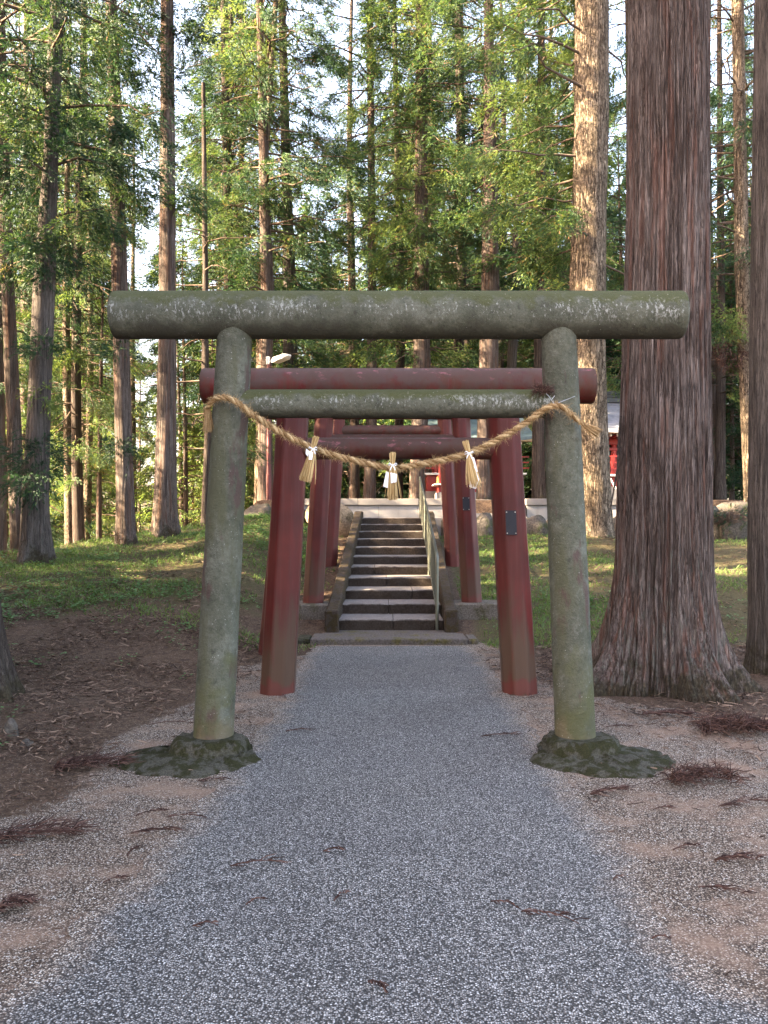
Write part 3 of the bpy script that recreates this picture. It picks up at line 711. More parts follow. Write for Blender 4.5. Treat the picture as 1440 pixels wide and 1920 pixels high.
# ---------------------------------------------------------------- shrine buildings
REDW = mat_simple('shrine_red', (0.26, 0.022, 0.018), 0.45, 0.4, 0.0, 0.2)
DARKW = mat_simple('shrine_dark', (0.035, 0.012, 0.010), 0.7, 0.2)
WHITE = mat_simple('white_paint', (0.72, 0.72, 0.70), 0.6, 0.3, 0, 0.05)
GOLD = mat_simple('eave_tan', (0.42, 0.30, 0.16), 0.5, 0.4)
def mat_roof(name, c1, c2):
    m = M(name, 0.55, 0.4); co = m.coord(kind='World'); z = sepxyz(m, co)
    wv = m.math('FRACT', m.math('MULTIPLY', z[2], 14.0)); n = m.noise(co, 3, 5)
    c = m.ramp(n, [(0.3, c1), (0.7, c2)]); c = m.mix(m.mr(wv, 0.12, 0.0, 0, 0.75), c, tuple(x*0.3 for x in c1))
    c = m.mix(m.mr(m.noise(m.coord((1, 1, 0.3), 'World'), 9, 4), 0.5, 0.7, 0, 0.4), c, tuple(x*0.5 for x in c1))
    m.color(c); m.bump(wv, 0.4, 0.01); return m.m
ROOF_A = mat_roof('roof_copper', (0.13, 0.19, 0.20), (0.21, 0.29, 0.30)); ROOF_B = mat_roof('roof_slate', (0.16, 0.17, 0.20), (0.25, 0.26, 0.30))
RIDGE = mat_simple('ridge_dark', (0.07, 0.08, 0.095), 0.5, 0.4)

def shrine(label, x0, x1, Y0, D, zg, zfloor, zeave, zridge, over, roofm, hip=False):
    cx = (x0+x1)/2
    t = empty('shrine_building', (cx, Y0, zg), label, 'shrine')
    mb = MB(); box(mb, x0-0.35, x1+0.35, Y0-0.55, Y0+D+0.3, zg-0.2, zg+0.42, 0.02); mb.build('stone_base', GRANITE, t)
    mb = MB(); box(mb, x0-0.28, x1+0.28, Y0-0.5, Y0+D+0.25, zg+0.423, zfloor-0.06, 0.01); mb.build('skirting', REDW, t)
    mb = MB(); box(mb, x0-0.42, x1+0.42, Y0-0.68, Y0+D+0.4, zfloor-0.057, zfloor, 0.008); mb.build('veranda_floor', WHITE, t)
    mb = MB(); box(mb, x0, x1, Y0+0.2, Y0+D, zfloor+0.003, zeave-0.1); mb.build('wall', DARKW, t)
    for i in range(5):
        x = x0+(x1-x0)*i/4
        mb = MB(); tube(mb, [(x, Y0+0.12, zfloor), (x, Y0+0.12, zeave-0.05)], 0.085, 14); mb.build('column', REDW, t, True)
    for i in range(4):
        a = x0+(x1-x0)*i/4+0.1; b = x0+(x1-x0)*(i+1)/4-0.1
        mb = MB(); box(mb, a, b, Y0+0.14, Y0+0.19, zfloor+0.01, zfloor+0.55, 0.01); mb.build('wall_panel', REDW, t)
    for zz, th in ((zeave-0.28, 0.16), (zfloor+(zeave-zfloor)*0.62, 0.09)):
        mb = MB(); box(mb, x0-0.15, x1+0.15, Y0+0.02, Y0+0.10, zz, zz+th, 0.01); mb.build('lintel', REDW, t)
    # white tipped rafters and a pale carved bracket line
    for x in np.arange(x0-0.3, x1+0.3, 0.2):
        mb = MB(); box(mb, x, x+0.06, Y0-0.62, Y0+0.1, zeave-0.10, zeave-0.03); box(mb, x-0.003, x+0.063, Y0-0.64, Y0-0.622, zeave-0.105, zeave-0.025, 0, 1); mb.build('rafter', [REDW, WHITE], t)
    mb = MB(); box(mb, x0-0.62, x1+0.62, Y0-0.83, Y0-0.68, zeave-0.03, zeave+0.05, 0.01); mb.build('eave_board', GOLD, t)
    # railing round the veranda
    r = MB()
    for x in np.arange(x0-0.36, x1+0.37, 0.36): box(r, x-0.025, x+0.025, Y0-0.64, Y0-0.59, zfloor, zfloor+0.52)
    for y in np.arange(Y0-0.3, Y0+D, 0.5): box(r, x0-0.38, x0-0.33, y, y+0.05, zfloor, zfloor+0.52)
    for zz in (0.14, 0.32, 0.50):
        box(r, x0-0.5, x1+0.5, Y0-0.635, Y0-0.595, zfloor+zz, zfloor+zz+0.04); box(r, x0-0.375, x0-0.335, Y0-0.75, Y0+D, zfloor+zz+0.001, zfloor+zz+0.041)
    r.build('railing', REDW, t)
    # curved roof: front and back slope
    ym = Y0+D/2; n = 14; mb = MB(); V = []; nxr = 16
    ys = []
    for j in range(-n, n+1):
        s = abs(j)/n; yy = ym + (j/n)*(D/2+0.85); zz = zridge-(zridge-zeave-0.05)*(1-(1-s)**1.45); ys.append((yy, zz, s))
    def rrow(i, dz):
        u = i/nxr; out = []
        for yy, zz, s in ys:
            ins = over if not hip else over+0.35*s
            x = (x0-ins)+(x1-x0+2*ins)*u; up = 0.12*abs(2*u-1)**3*s
            out.append((x, yy, zz+up+dz))
        return out
    m_ = len(ys)
    for dz in (0, -0.09):
        for i in range(nxr+1): V += rrow(i, dz)
    o = (nxr+1)*m_
    F = [(i*m_+j, (i+1)*m_+j, (i+1)*m_+j+1, i*m_+j+1) for i in range(nxr) for j in range(m_-1)]
    F += [(o+i*m_+j+1, o+(i+1)*m_+j+1, o+(i+1)*m_+j, o+i*m_+j) for i in range(nxr) for j in range(m_-1)]
    F += [(i*m_, o+i*m_, o+(i+1)*m_, (i+1)*m_) for i in range(nxr)]+[(i*m_+m_-1, (i+1)*m_+m_-1, o+(i+1)*m_+m_-1, o+i*m_+m_-1) for i in range(nxr)]
    F += [(j, j+1, o+j+1, o+j) for j in range(m_-1)]+[(nxr*m_+j, o+nxr*m_+j, o+nxr*m_+j+1, nxr*m_+j+1) for j in range(m_-1)]
    mb.add(V, F); rf = mb.build('roof', roofm, t, True, 40)
    mb = MB()
    box(mb, x0-over-0.05, x1+over+0.05, ym-0.16, ym+0.16, zridge-0.06, zridge+0.10, 0.01)
    box(mb, x0-over-0.05, x1+over+0.05, ym-0.20, ym+0.20, zridge+0.103, zridge+0.15, 0.01)
    box(mb, x0-over-0.05, x1+over+0.05, ym-0.13, ym+0.13, zridge+0.153, zridge+0.30, 0.03)
    mb.build('ridge', RIDGE, rf)
    # gable wall triangles
    for x in (x0+0.02, x1-0.02):
        mb = MB(); mb.add([(x-0.03, Y0+0.2, zeave-0.1), (x-0.03, Y0+D-0.1, zeave-0.1), (x-0.03, ym, zridge-0.25), (x+0.03, Y0+0.2, zeave-0.1), (x+0.03, Y0+D-0.1, zeave-0.1), (x+0.03, ym, zridge-0.25)], [(0, 1, 2), (5, 4, 3), (0, 3, 4, 1), (1, 4, 5, 2), (2, 5, 3, 0)])
        mb.build('gable', REDW, t)
    return t
sA = shrine('red shrine hall with teal copper roof and white stone base seen beneath the gate beams', 1.66, 4.15, 28.0, 2.6, 2.28, Z_(887, 27.4), Z_(826, 27.2), 5.75, 0.40, ROOF_A, True)
# lower porch platform in front
mb = MB(); box(mb, 1.62, 3.9, 26.2, 27.30, 2.2, 2.62, 0.02); mb.build('porch_base', GRANITE, sA)
mb = MB(); box(mb, 1.68, 3.9, 26.25, 27.29, 2.623, Z_(910, 26.3), 0.01); mb.build('porch_skirting', REDW, sA)
mb = MB(); box(mb, 1.52, 3.98, 26.12, 27.30, Z_(909.5, 26.3), Z_(907.5, 26.3), 0.006); mb.build('porch_floor', WHITE, sA)
for x in (1.76, 3.7):
    mb = MB(); box(mb, x-0.06, x+0.06, 26.42, 26.54, Z_(907, 26.3), 4.28, 0.01); mb.build('porch_post', REDW, sA)
zf = Z_(907.3, 26.3)
OFFER = mat_simple('offering_wood', (0.60, 0.26, 0.055), 0.5, 0.4, 0, 0.2, 14)
ob = empty('offering_box', (2.02, 26.75, zf), 'orange wooden offering box standing on the white edged shrine porch', 'offering box')
mb = MB(); box(mb, 1.66, 2.42, 26.6, 26.95, zf+0.003, zf+0.25, 0.012); mb.build('box_body', OFFER, ob)
mb = MB()
for k in range(7): box(mb, 1.68, 2.40, 26.62+k*0.047, 26.645+k*0.047, zf+0.252, zf+0.272)
mb.build('slatted_top', OFFER, ob)
sB = shrine('red shrine hall with grey slate roof glimpsed between the pale fir and great cedar', 6.2, 8.65, 25.2, 2.6, 2.30, Z_(889, 24.5), Z_(810, 24.4), Z_(752, 26.5), 0.35, ROOF_B)
# zigzag paper streamer hanging on the railing of the right hall
mb = MB()
for k in range(5):
    x = X_(1144, 24.5)+k*0.032; z = Z_(897, 24.5)-k*0.058
    mb.add([(x, 24.53, z), (x+0.045, 24.53, z+0.01), (x+0.05, 24.525, z-0.062), (x+0.005, 24.525, z-0.072), (x, 24.526, z), (x+0.045, 24.526, z+0.01), (x+0.05, 24.521, z-0.062), (x+0.005, 24.521, z-0.072)], [(0, 1, 2, 3), (7, 6, 5, 4), (0, 4, 5, 1), (2, 6, 7, 3), (1, 5, 6, 2), (3, 7, 4, 0)])
tag(mb.build('paper_streamer', WHITE), 'white zigzag paper streamer hanging on the railing of the slate roofed shrine hall', 'paper streamer')

# ---------------------------------------------------------------- straw rope
STRAW = M('straw', 0.8, 0.2)
_g = STRAW.n('ShaderNodeNewGeometry'); _n = STRAW.noise(STRAW.coord((1, 1, 1)), 120, 3)
STRAW.color(STRAW.ramp(STRAW.math('ADD', STRAW.math('MULTIPLY', _g.outputs['Random Per Island'], 0.5), STRAW.math('MULTIPLY', _n, 0.5)), [(0.25, (0.15, 0.085, 0.033)), (0.5, (0.28, 0.18, 0.085)), (0.75, (0.44, 0.315, 0.165))]))
STRAW.bump(_n, 0.6, 0.004); STRAW = STRAW.m
STRAW2 = mat_litter('pale_straw', (0.28, 0.18, 0.075), (0.48, 0.335, 0.15), (0.62, 0.46, 0.24))
PAPER = mat_simple('paper', (0.78, 0.78, 0.80), 0.7, 0.2, 0, 0.04)
YR = 5.80
rope = empty('straw_rope', at(735, 880, YR), 'twisted golden straw rope with three tassels strung between the posts of the stone gate', 'straw rope')
ctrl = [(388, 778, 5.98), (390, 764, 5.90), (400, 750, 5.84), (418, 745, 5.79), (440, 752, 5.79), (462, 768, 5.80), (486, 786, 5.83), (513, 803, 5.84), (547, 822, 5.85), (583, 838, 5.85), (615, 850, 5.85), (655, 861, 5.85), (700, 872, 5.85), (738, 878, 5.85), (780, 872, 5.85), (822, 864, 5.85), (862, 855, 5.85), (895, 843, 5.85), (930, 826, 5.85), (965, 806, 5.85), (995, 786, 5.84), (1018, 769, 5.82), (1040, 760, 5.80), (1058, 766, 5.80), (1076, 782, 5.82), (1092, 795, 5.83), (1101, 802, 5.84)]
cp = np.array([tuple(at(a, b, c)) for a, b, c in ctrl])
def resample(P, step):
    # catmull-rom
    out = []
    for i in range(len(P)-1):
        p0, p1, p2, p3 = P[max(i-1, 0)], P[i], P[i+1], P[min(i+2, len(P)-1)]
        for t in np.linspace(0, 1, 12, endpoint=False):
            out.append(0.5*((2*p1)+(-p0+p2)*t+(2*p0-5*p1+4*p2-p3)*t*t+(-p0+3*p1-3*p2+p3)*t**3))
    out.append(P[-1]); out = np.array(out); d = np.r_[0, np.cumsum(np.linalg.norm(np.diff(out, axis=0), axis=1))]
    s = np.arange(0, d[-1], step); return np.stack([np.interp(s, d, out[:, k]) for k in range(3)], 1), s
RP, RS = resample(cp, 0.008)
mb = MB(); rr = np.random.RandomState(2); tl = len(RP)
tan = np.gradient(RP, axis=0); tan /= np.linalg.norm(tan, axis=1)[:, None]
Ub = np.cross(tan, [0, 1, 0]); Ub /= np.linalg.norm(Ub, axis=1)[:, None]; Wb = np.cross(tan, Ub)
thick = 0.0192*np.interp(RS/RS[-1], [0, 0.05, 0.1, 0.9, 0.97, 1], [1.0, 0.85, 1, 1, 0.75, 0.6])
for s in range(3):
    ph = 2*math.pi*s/3 + RS/0.118*2*math.pi
    P = RP + (Ub*np.cos(ph)[:, None]+Wb*np.sin(ph)[:, None])*(thick*0.52)[:, None]
    R = thick*0.58*(1+0.10*np.sin(RS*90+s)+0.06*rr.randn(len(RS)))
    tube(mb, P, R, 9)
mb.build('rope_strands', STRAW, rope, True, 60)
mb = MB()       # loose fibres
for i in range(4200):
    k = rr.randint(3, tl-3); a = rr.uniform(0, 6.28); d = Ub[k]*math.cos(a)+Wb[k]*math.sin(a)
    p = RP[k]+d*thick[k]*1.0; q = d*rr.uniform(.3, 1)+tan[k]*rr.uniform(-1.2, 1.2)+np.array([0, 0, rr.uniform(-.3, .3)]); L = rr.uniform(0.008, 0.035) if rr.rand() > .06 else rr.uniform(.04, .09)
    q = q/np.linalg.norm(q); side = np.cross(q, [0, 1, 0]); side = side/(np.linalg.norm(side)+1e-6)*0.0008
    mb.add([p-side, p+side, p+q*L*0.6+side*0.8+[0, 0, -L*0.05], p+q*L+[0, 0, -L*0.2], p+q*L*0.6-side*0.8+[0, 0, -L*0.05]], [(0, 1, 2, 3, 4)])
mb.build('loose_fibres', STRAW, rope)
def straw_bundle(mb, p0, d, L, r0, r1, n, seed, wild=0.1, flat=0.7):
    rs_ = np.random.RandomState(seed); d = np.array(d, float); d /= np.linalg.norm(d); u, v = frame_of(d)
    for i in range(n):
        a = rs_.uniform(0, 6.28); q = math.sqrt(rs_.rand()); off = (u*math.cos(a)+v*math.sin(a)*flat)*q
        spread = 1.0 if rs_.rand() > wild else rs_.uniform(1.2, 2.0)
        l = L*rs_.uniform(0.86, 1.03); P = []
        for t in (0, 0.35, 0.7, 1.0):
            P.append(np.array(p0)+d*l*t+off*(r0+(r1*spread-r0)*t**0.8)+u*0.003*math.sin(5*t+i))
        tube(mb, P, [0.0022, 0.0024, 0.0022, 0.0012], 4, True)
def tassel(px, py, tip, ppx, ppy, L, d, seed, width=0.06):
    p = np.array(at(px, py, YR))+np.array([0, -0.035, 0])
    mb = MB(); straw_bundle(mb, p, d, L, 0.020, width, 210, seed); straw_bundle(mb, p+np.array([0, 0, 0.0]), tip, 0.085, 0.016, 0.032, 90, seed+1, 0.0)
    tube(mb, [p+np.array([0, 0, .0]), p+np.array(d)*0.05], [0.020, 0.022], 10)
    t = mb.build('tassel', STRAW2, rope)
    # white paper tie with a bow
    k = MB(); c = p+np.array([0, -0.002, -0.004]); 
    ang = np.linspace(0, 2*math.pi, 14); u, v = frame_of(np.array(d, float))
    tube(k, [c+(u*math.cos(a)+v*math.sin(a))*0.0235 for a in ang], 0.0045, 6, False)
    for sx in (-1, 1):
        tube(k, [c+np.array([0, -0.024, 0]), c+np.array([0.022*sx, -0.03, 0.012]), c+np.array([0.030*sx, -0.026, 0.004])], [0.003, 0.004, 0.002], 6)
        tube(k, [c+np.array([0, -0.024, 0]), c+np.array([0.012*sx, -0.03, -0.02]), c+np.array([0.017*sx, -0.028, -0.036])], [0.003, 0.004, 0.003], 6)
    k.build('paper_tie', PAPER, t, True)
    return t
tassel(588, 842, (0.25, 0, 1), 0, 0, 0.225, (-0.24, 0, -1), 11, 0.062)
tassel(736, 872, (0.0, 0, 1), 0, 0, 0.235, (0.0, 0, -1), 13, 0.050)
tassel(878, 850, (-0.30, 0, 1), 0, 0, 0.235, (0.20, 0, -1), 17, 0.058)
# frayed ends
mb = MB(); straw_bundle(mb, at(390, 766, 5.92), (-0.02, 0.0, -1), 0.165, 0.022, 0.050, 110, 21); mb.build('frayed_end', STRAW, rope)
mb = MB(); straw_bundle(mb, at(1096, 798, 5.83), (0.85, 0, -0.5), 0.115, 0.018, 0.040, 100, 22); mb.build('frayed_end', STRAW, rope)
# folded paper streamers
def paper(pts, Y):
    mb = MB(); F = []; n = len(pts)
    a = [tuple(at(x, y, Y+dy)) for x, y, dy in pts]; b = [(p[0], p[1]+0.003, p[2]) for p in a]
    mb.add(a+b, [tuple(range(n)), tuple(range(2*n-1, n-1, -1))]+[(i, n+i, n+(i+1) % n, (i+1) % n) for i in range(n)])
    return mb
def paper_tri(quads, Y):
    mb = MB()
    for q in quads:
        a = [tuple(at(x, y, Y+dy)) for x, y, dy in q]; b = [(p[0]+.0005, p[1]+0.0025, p[2]) for p in a]
        mb.add(a+b, [(0, 1, 2, 3), (7, 6, 5, 4)]+[(i, 4+i, 4+(i+1) % 4, (i+1) % 4) for i in range(4)])
    return mb.build('paper_streamer', PAPER, rope)
YP = 5.73
paper_tri([[(724, 884, 0.02), (729, 886, 0.01), (727, 915, 0.0), (718.5, 912, 0.02)]], YP)
paper_tri([[(732, 886, 0), (744, 889, 0.0), (743, 904, -0.012), (733, 906, 0.0)]], YP-0.01)
paper_tri([[(884, 856, 0.01), (889, 858, 0), (896, 884, -0.01), (888, 886, 0.01)], [(889, 872, -.004), (897, 895, 0), (886, 906, 0.01), (881, 892, 0.012)], [(884, 882, 0.004), (899, 898, -0.004), (892, 917, 0.01), (880, 913, 0.02)]], YP)
paper_tri([[(574, 841, 0.01), (580, 846, 0), (577, 856, 0), (573, 851, 0.01)]], YP)
paper_tri([[(579, 846, 0), (587, 848, 0), (585, 862, -0.01), (579, 862, 0)]], YP-0.01)
# tying wires on the right post and bird nest like wisp
WIRE = mat_simple('wire', (0.45, 0.45, 0.45), 0.4, 0.5, 0.8)
mb = MB(); tube(mb, [at(1040, 758, 5.79), at(1058, 751, 5.80), at(1078, 743, 5.90)], 0.0025, 6); tube(mb, [at(1040, 760, 5.79), at(1030, 744, 5.80), at(1024, 738, 5.83)], 0.002, 6)
tube(mb, [at(1042, 760, 5.79), at(1034, 750, 5.79), at(1040, 742, 5.8)], 0.0018, 6); mb.build('tying_wire', WIRE, rope, True)
mb = MB(); r5 = np.random.RandomState(4)
for i in range(160):
    p = np.array(at(r5.uniform(1002, 1030), r5.uniform(726, 738), 5.86)); q = r5.randn(3)*[1, .5, .6]; q /= np.linalg.norm(q)
    tube(mb, [p, p+q*0.03+[0, 0, .004], p+q*0.055], [0.0018, 0.0016, 0.0008], 4)
tag(mb.build('dead_twigs', FROND), 'dark tuft of dead twigs lodged where tie beam meets right stone post', 'twigs')
# ---------------------------------------------------------------- trees
def trunk_verts(px, Y, zb, H, n, step, seed, flare=None, ridge=0.0, ridge_k=(14, 30), lobes=5, rtop=0.05):
    """px: [(row, left, right)] from the photograph, all at depth Y -> trunk surface"""
    px = sorted(px, key=lambda t: -t[0])
    zs = [Z_(p[0], Y) for p in px]; cs = [X_((p[1]+p[2])/2, Y) for p in px]; rs_ = [(p[2]-p[1])/2*Y/FPX for p in px]
    sl = (cs[-1]-cs[max(0, len(cs)-3)])/(zs[-1]-zs[max(0, len(zs)-3)]+1e-9)
    zs.append(H); cs.append(cs[-1]+sl*0.6*(H-zs[-2])); rs_.append(rtop)
    z = np.concatenate([np.arange(zb-0.35, zb+2.6, step), np.arange(zb+2.6, zs[-2], step*2.2), np.linspace(zs[-2], H, 12)])
    cx = np.interp(z, zs, cs); r = np.interp(z, zs, rs_)
    rs0 = np.random.RandomState(seed); th = np.arange(n)*2*math.pi/n
    TH, ZZ = np.meshgrid(th, z); R = np.repeat(r[:, None], n, 1); h = np.clip(ZZ-zb, 0, None)
    if flare:
        f = np.exp(-h/flare[1])*flare[0]
        lob = 0.5+0.5*np.cos(lobes*TH+rs0.uniform(0, 6)+0.6*np.sin(TH*2+1)); lob2 = 0.5+0.5*np.cos((lobes*2+1)*TH+rs0.uniform(0, 6))
        R = R*(1+f*(0.22+0.95*lob**1.4+0.35*lob2*lob))
    if ridge:
        s = 0
        for k in range(7):
            kk = rs0.randint(ridge_k[0], ridge_k[1]); s = s + np.sin(kk*TH + rs0.uniform(0, 6) + 1.6*np.sin(ZZ*rs0.uniform(0.5, 1.6)+rs0.uniform(0, 6)) + 0.5*np.sin(ZZ*rs0.uniform(3, 6)+rs0.uniform(0, 6)))
        R = R + ridge*(np.clip(np.abs(s)/1.6, 0, 1)**0.55-0.7)*(1+1.0*np.exp(-h/0.8))
    R = R*(1+0.015*np.sin(3*TH+ZZ*0.9+seed))
    X = cx[:, None]+R*np.cos(TH); YY = Y+R*np.sin(TH)
    V = np.stack([X.ravel(), YY.ravel(), ZZ.ravel()], 1); m = len(z)
    I = np.arange(m*n).reshape(m, n); J = np.roll(I, -1, 1)
    F = np.stack([I[:-1].ravel(), J[:-1].ravel(), J[1:].ravel(), I[1:].ravel()], 1)
    return V, F, (cs, zs, rs_)

def blades(C, D, rs_, nb, ln, wd, spread=0.9, up=0.25, tw=0.34):
    """feathery sprays: every centre carries a few drooping twigs lined with short narrow needles"""
    per = 11; kt = max(2, int(round(nb/per))); n = len(C)*kt
    c = np.repeat(C, kt, 0)+rs_.randn(n, 3)*tw*0.22; d = np.repeat(D, kt, 0)+spread*rs_.randn(n, 3)*[1, 1, 0.7]+np.array([0, 0, up]); d /= np.linalg.norm(d, axis=1)[:, None]
    L = tw*rs_.uniform(0.6, 1.3, n); N = n*per
    t = rs_.rand(N); cc = np.repeat(c, per, 0); dd = np.repeat(d, per, 0); LL = np.repeat(L, per)[:, None]
    p = cc+dd*LL*t[:, None]+np.array([0, 0, -1])*LL*0.35*(t**2)[:, None]
    q = rs_.randn(N, 3); q -= dd*(q*dd).sum(1)[:, None]; q /= np.linalg.norm(q, axis=1)[:, None]+1e-9
    bd = dd*0.95+q*0.38+np.array([0, 0, -0.12]); bd /= np.linalg.norm(bd, axis=1)[:, None]
    l = (ln*rs_.uniform(0.7, 1.3, N)*(1.15-0.5*t))[:, None]
    s = np.cross(bd, rs_.randn(N, 3)); s /= np.linalg.norm(s, axis=1)[:, None]+1e-9; s *= (wd*rs_.uniform(0.7, 1.3, N))[:, None]
    V = np.stack([p, p+bd*l*0.45+s, p+bd*l, p+bd*l*0.45-s], 1).reshape(-1, 3)
    return V, np.arange(N*4).reshape(N, 4)

def crown_meshes(name, seed, H, h0, R, nb, nt, nbl, mats, bl=0.11, bw=0.0085, tw=0.36, droop=0.5, dead=0.0, tr=0.2, gap=0.0, shape=0.75, side=None):
    """one crown variant: leaf mesh + branch mesh, origin at the trunk base"""
    rs_ = np.random.RandomState(seed); C = []; D = []; mb = MB()
    for i in range(nb):
        u = (i+rs_.rand())/nb; z = h0+(H-h0)*u; a = rs_.uniform(0, 2*math.pi) if side is None else rs_.normal(side, 0.9)
        prof = (1-u)**shape*(0.75+0.5*rs_.rand())*min(1.0, 0.45+u*3)
        L = max(0.35, R*prof); dx, dy = math.cos(a), math.sin(a)
        up0 = rs_.uniform(-0.05, 0.35); pts = []
        for t in np.linspace(0, 1, 6):
            q_ = 0 if t == 0 else tr; pts.append([dx*(q_+L*t), dy*(q_+L*t), z+L*(up0*t-droop*t*t*0.8+0.25*droop*t**3)])
        pts = np.array(pts); pts[1:] += rs_.randn(5, 3)*L*0.03
        b0 = mb.n; tube(mb, pts, np.linspace(0.009+0.009*L, 0.004, 6), 5, False)
        if i: mb.f.append((last, b0, b0+1)); mb.m.append(0)            # the limbs hang together inside the trunk
        last = b0
        if rs_.rand() < dead:
            for q in range(3):
                k = rs_.randint(2, 6); b1 = mb.n; tube(mb, [pts[k-1], pts[k-1]+rs_.randn(3)*[.4, .4, .15]*L*0.4], [0.008, 0.003], 4, False); mb.f.append((b0+(k-1)*5, b1, b1+1)); mb.m.append(0)
            continue
        if rs_.rand() < gap: continue
        m = max(3, int(nt*(0.4+prof))); tcs = rs_.uniform(0.28, 1.0, 3); lcs = rs_.normal(0, 0.20*L**0.6, 3)
        for q in range(m):
            jc = rs_.randint(3); t = min(1.04, max(0.2, tcs[jc]+rs_.normal(0, 0.075))); k = min(4, int(t*5)); f = t*5-k
            p = pts[k]*(1-f)+pts[min(5, k+1)]*f
            lat = (lcs[jc]+rs_.normal(0, 0.13))*(1.1-0.5*t); p = p+np.array([-dy*lat, dx*lat, -abs(lat)*0.3+rs_.uniform(-.12, .12)])
            C.append(p); D.append([dx*0.9-dy*np.sign(lat)*0.5, dy*0.9+dx*np.sign(lat)*0.5, rs_.uniform(-0.7, 0.1)])
    # leader top
    C = np.array(C); D = np.array(D)
    V, F = blades(C, D, rs_, nbl, bl, bw, 0.5, -0.1, tw)
    mi = (np.repeat(rs_.rand(len(C)), len(F)//len(C)) > 0.72).astype(int) if len(mats) > 1 else None
    lm = fast_mesh(name+'_leaves', V, F, mats, mi)
    bm = mb.mesh(name+'_branches', BRANCH, True)
    return lm, bm

CR = {}
def variant(k, **kw): CR[k] = crown_meshes('crown', **kw)
variant('tallA', seed=1, H=25, h0=5.5, R=2.9, nb=125, nt=10, nbl=100, mats=[LEAF_DARK, LEAF], dead=0.20, gap=0.04)
variant('tallB', seed=2, H=27, h0=8.0, R=2.7, nb=110, nt=10, nbl=100, mats=[LEAF, LEAF_DARK], dead=0.18, gap=0.04)
variant('tallC', seed=3, H=24, h0=3.6, R=2.5, nb=140, nt=10, nbl=100, mats=[LEAF, LEAF_BRIGHT], dead=0.10, droop=0.9)
variant('sparse', seed=4, H=25, h0=7.5, R=2.5, nb=70, nt=7, nbl=90, mats=[LEAF_DARK, LEAF], dead=0.35, gap=0.12)
variant('young', seed=5, H=12, h0=0.6, R=2.8, nb=95, nt=11, nbl=90, mats=[LEAF_DARK, LEAF], droop=0.7)
variant('bright', seed=6, H=15, h0=1.5, R=3.0, nb=90, nt=9, nbl=80, mats=[LEAF_BRIGHT, LEAF], droop=0.5, dead=0.1)
variant('farA', seed=14, H=26, h0=4.0, R=3.0, nb=120, nt=9, nbl=44, mats=[LEAF, LEAF_DARK], dead=0.12, bl=0.26, bw=0.024, tw=0.5, droop=0.7)
variant('farB', seed=15, H=24, h0=2.5, R=3.0, nb=120, nt=9, nbl=44, mats=[LEAF_DARK, LEAF_BRIGHT], dead=0.12, bl=0.26, bw=0.024, tw=0.5, droop=0.7)
variant('farlow', seed=16, H=13, h0=0.4, R=3.4, nb=90, nt=11, nbl=44, mats=[LEAF_DARK, LEAF], dead=0.05, bl=0.26, bw=0.028, tw=0.5, droop=0.7)
variant('dense', seed=8, H=20, h0=1.5, R=4.0, nb=120, nt=14, nbl=22, mats=[LEAF, LEAF_DARK], bl=0.5, bw=0.06, tw=0.6)
variant('fir', seed=9, H=26, h0=5.5, R=3.4, nb=95, nt=14, nbl=100, mats=[LEAF, LEAF_BRIGHT], droop=0.35, bl=0.11, bw=0.010, side=2.35)
variant('deadlow', seed=10, H=9, h0=2.2, R=1.9, nb=34, nt=5, nbl=66, mats=[LEAF, LEAF_BRIGHT], dead=0.6, shape=0.2)
variant('broad', seed=12, H=8, h0=1.2, R=2.4, nb=60, nt=12, nbl=22, mats=[LEAF_BRIGHT], bl=0.10, bw=0.03, droop=0.1, shape=0.4)

def put_crown(t, key, tilt=(0, 0), rot=0.0, sc=1.0, zsc=None, off=(0, 0, 0), name='crown'):
    lm, bm = CR[key]
    c = link(name, lm, t, off); c.rotation_euler = (tilt[1], tilt[0], rot); c.scale = (sc, sc, zsc or sc)
    b = link('branches', bm, t, off); b.rotation_euler = c.rotation_euler; b.scale = c.scale
    return c
def sprout(t, x, y, z, r, n, seed, mat=LEAF_DARK, nbl=34, name='sprouts', flat=0.7):
    """leafy shoots bursting from the trunk"""
    rs_ = np.random.RandomState(seed); d = rs_.randn(n, 3); d /= np.linalg.norm(d, axis=1)[:, None]; q = rs_.rand(n)[:, None]**0.5
    C = np.array([x, y, z])+d*q*np.array([r, r, r*flat]); V, F = blades(C, d*np.array([1, 1, 0.5])+[0, 0, -.15], rs_, nbl*2.6, 0.085, 0.007, 0.6, 0.0, 0.24)
    org = np.array(parent_world(t)); return link(name, fast_mesh(name, V-org, F, [mat]), t)

def cedar(label, px, Y, zb, H=26, bark=BARK, flare=(0.35, 0.45), n=40, crown=None, csc=1.0, rot=0.0, ridge=0.006, seed=1, kind='cedar_tree', cat='cedar tree', step=0.06, zoff=0.0, lobes=5, rk=(9, 22), rtop=0.05):
    V, F, (cs, zs, rr_) = trunk_verts(px, Y, zb, H, n, step, seed, flare, ridge, rk, lobes, rtop)
    cb = float(np.interp(zb, zs, cs)); t = empty(kind, (cb, Y, zb), label, cat)
    link('trunk', fast_mesh('trunk', V-np.array([cb, Y, zb]), F, [bark], smooth=True), t)
    if crown:
        k = min(len(zs)-1, len(zs)); tl = math.atan2(float(np.interp(zb+12, zs, cs))-cb, 12)
        put_crown(t, crown, (tl, 0), rot, csc, off=(0, 0, zoff))
    return t

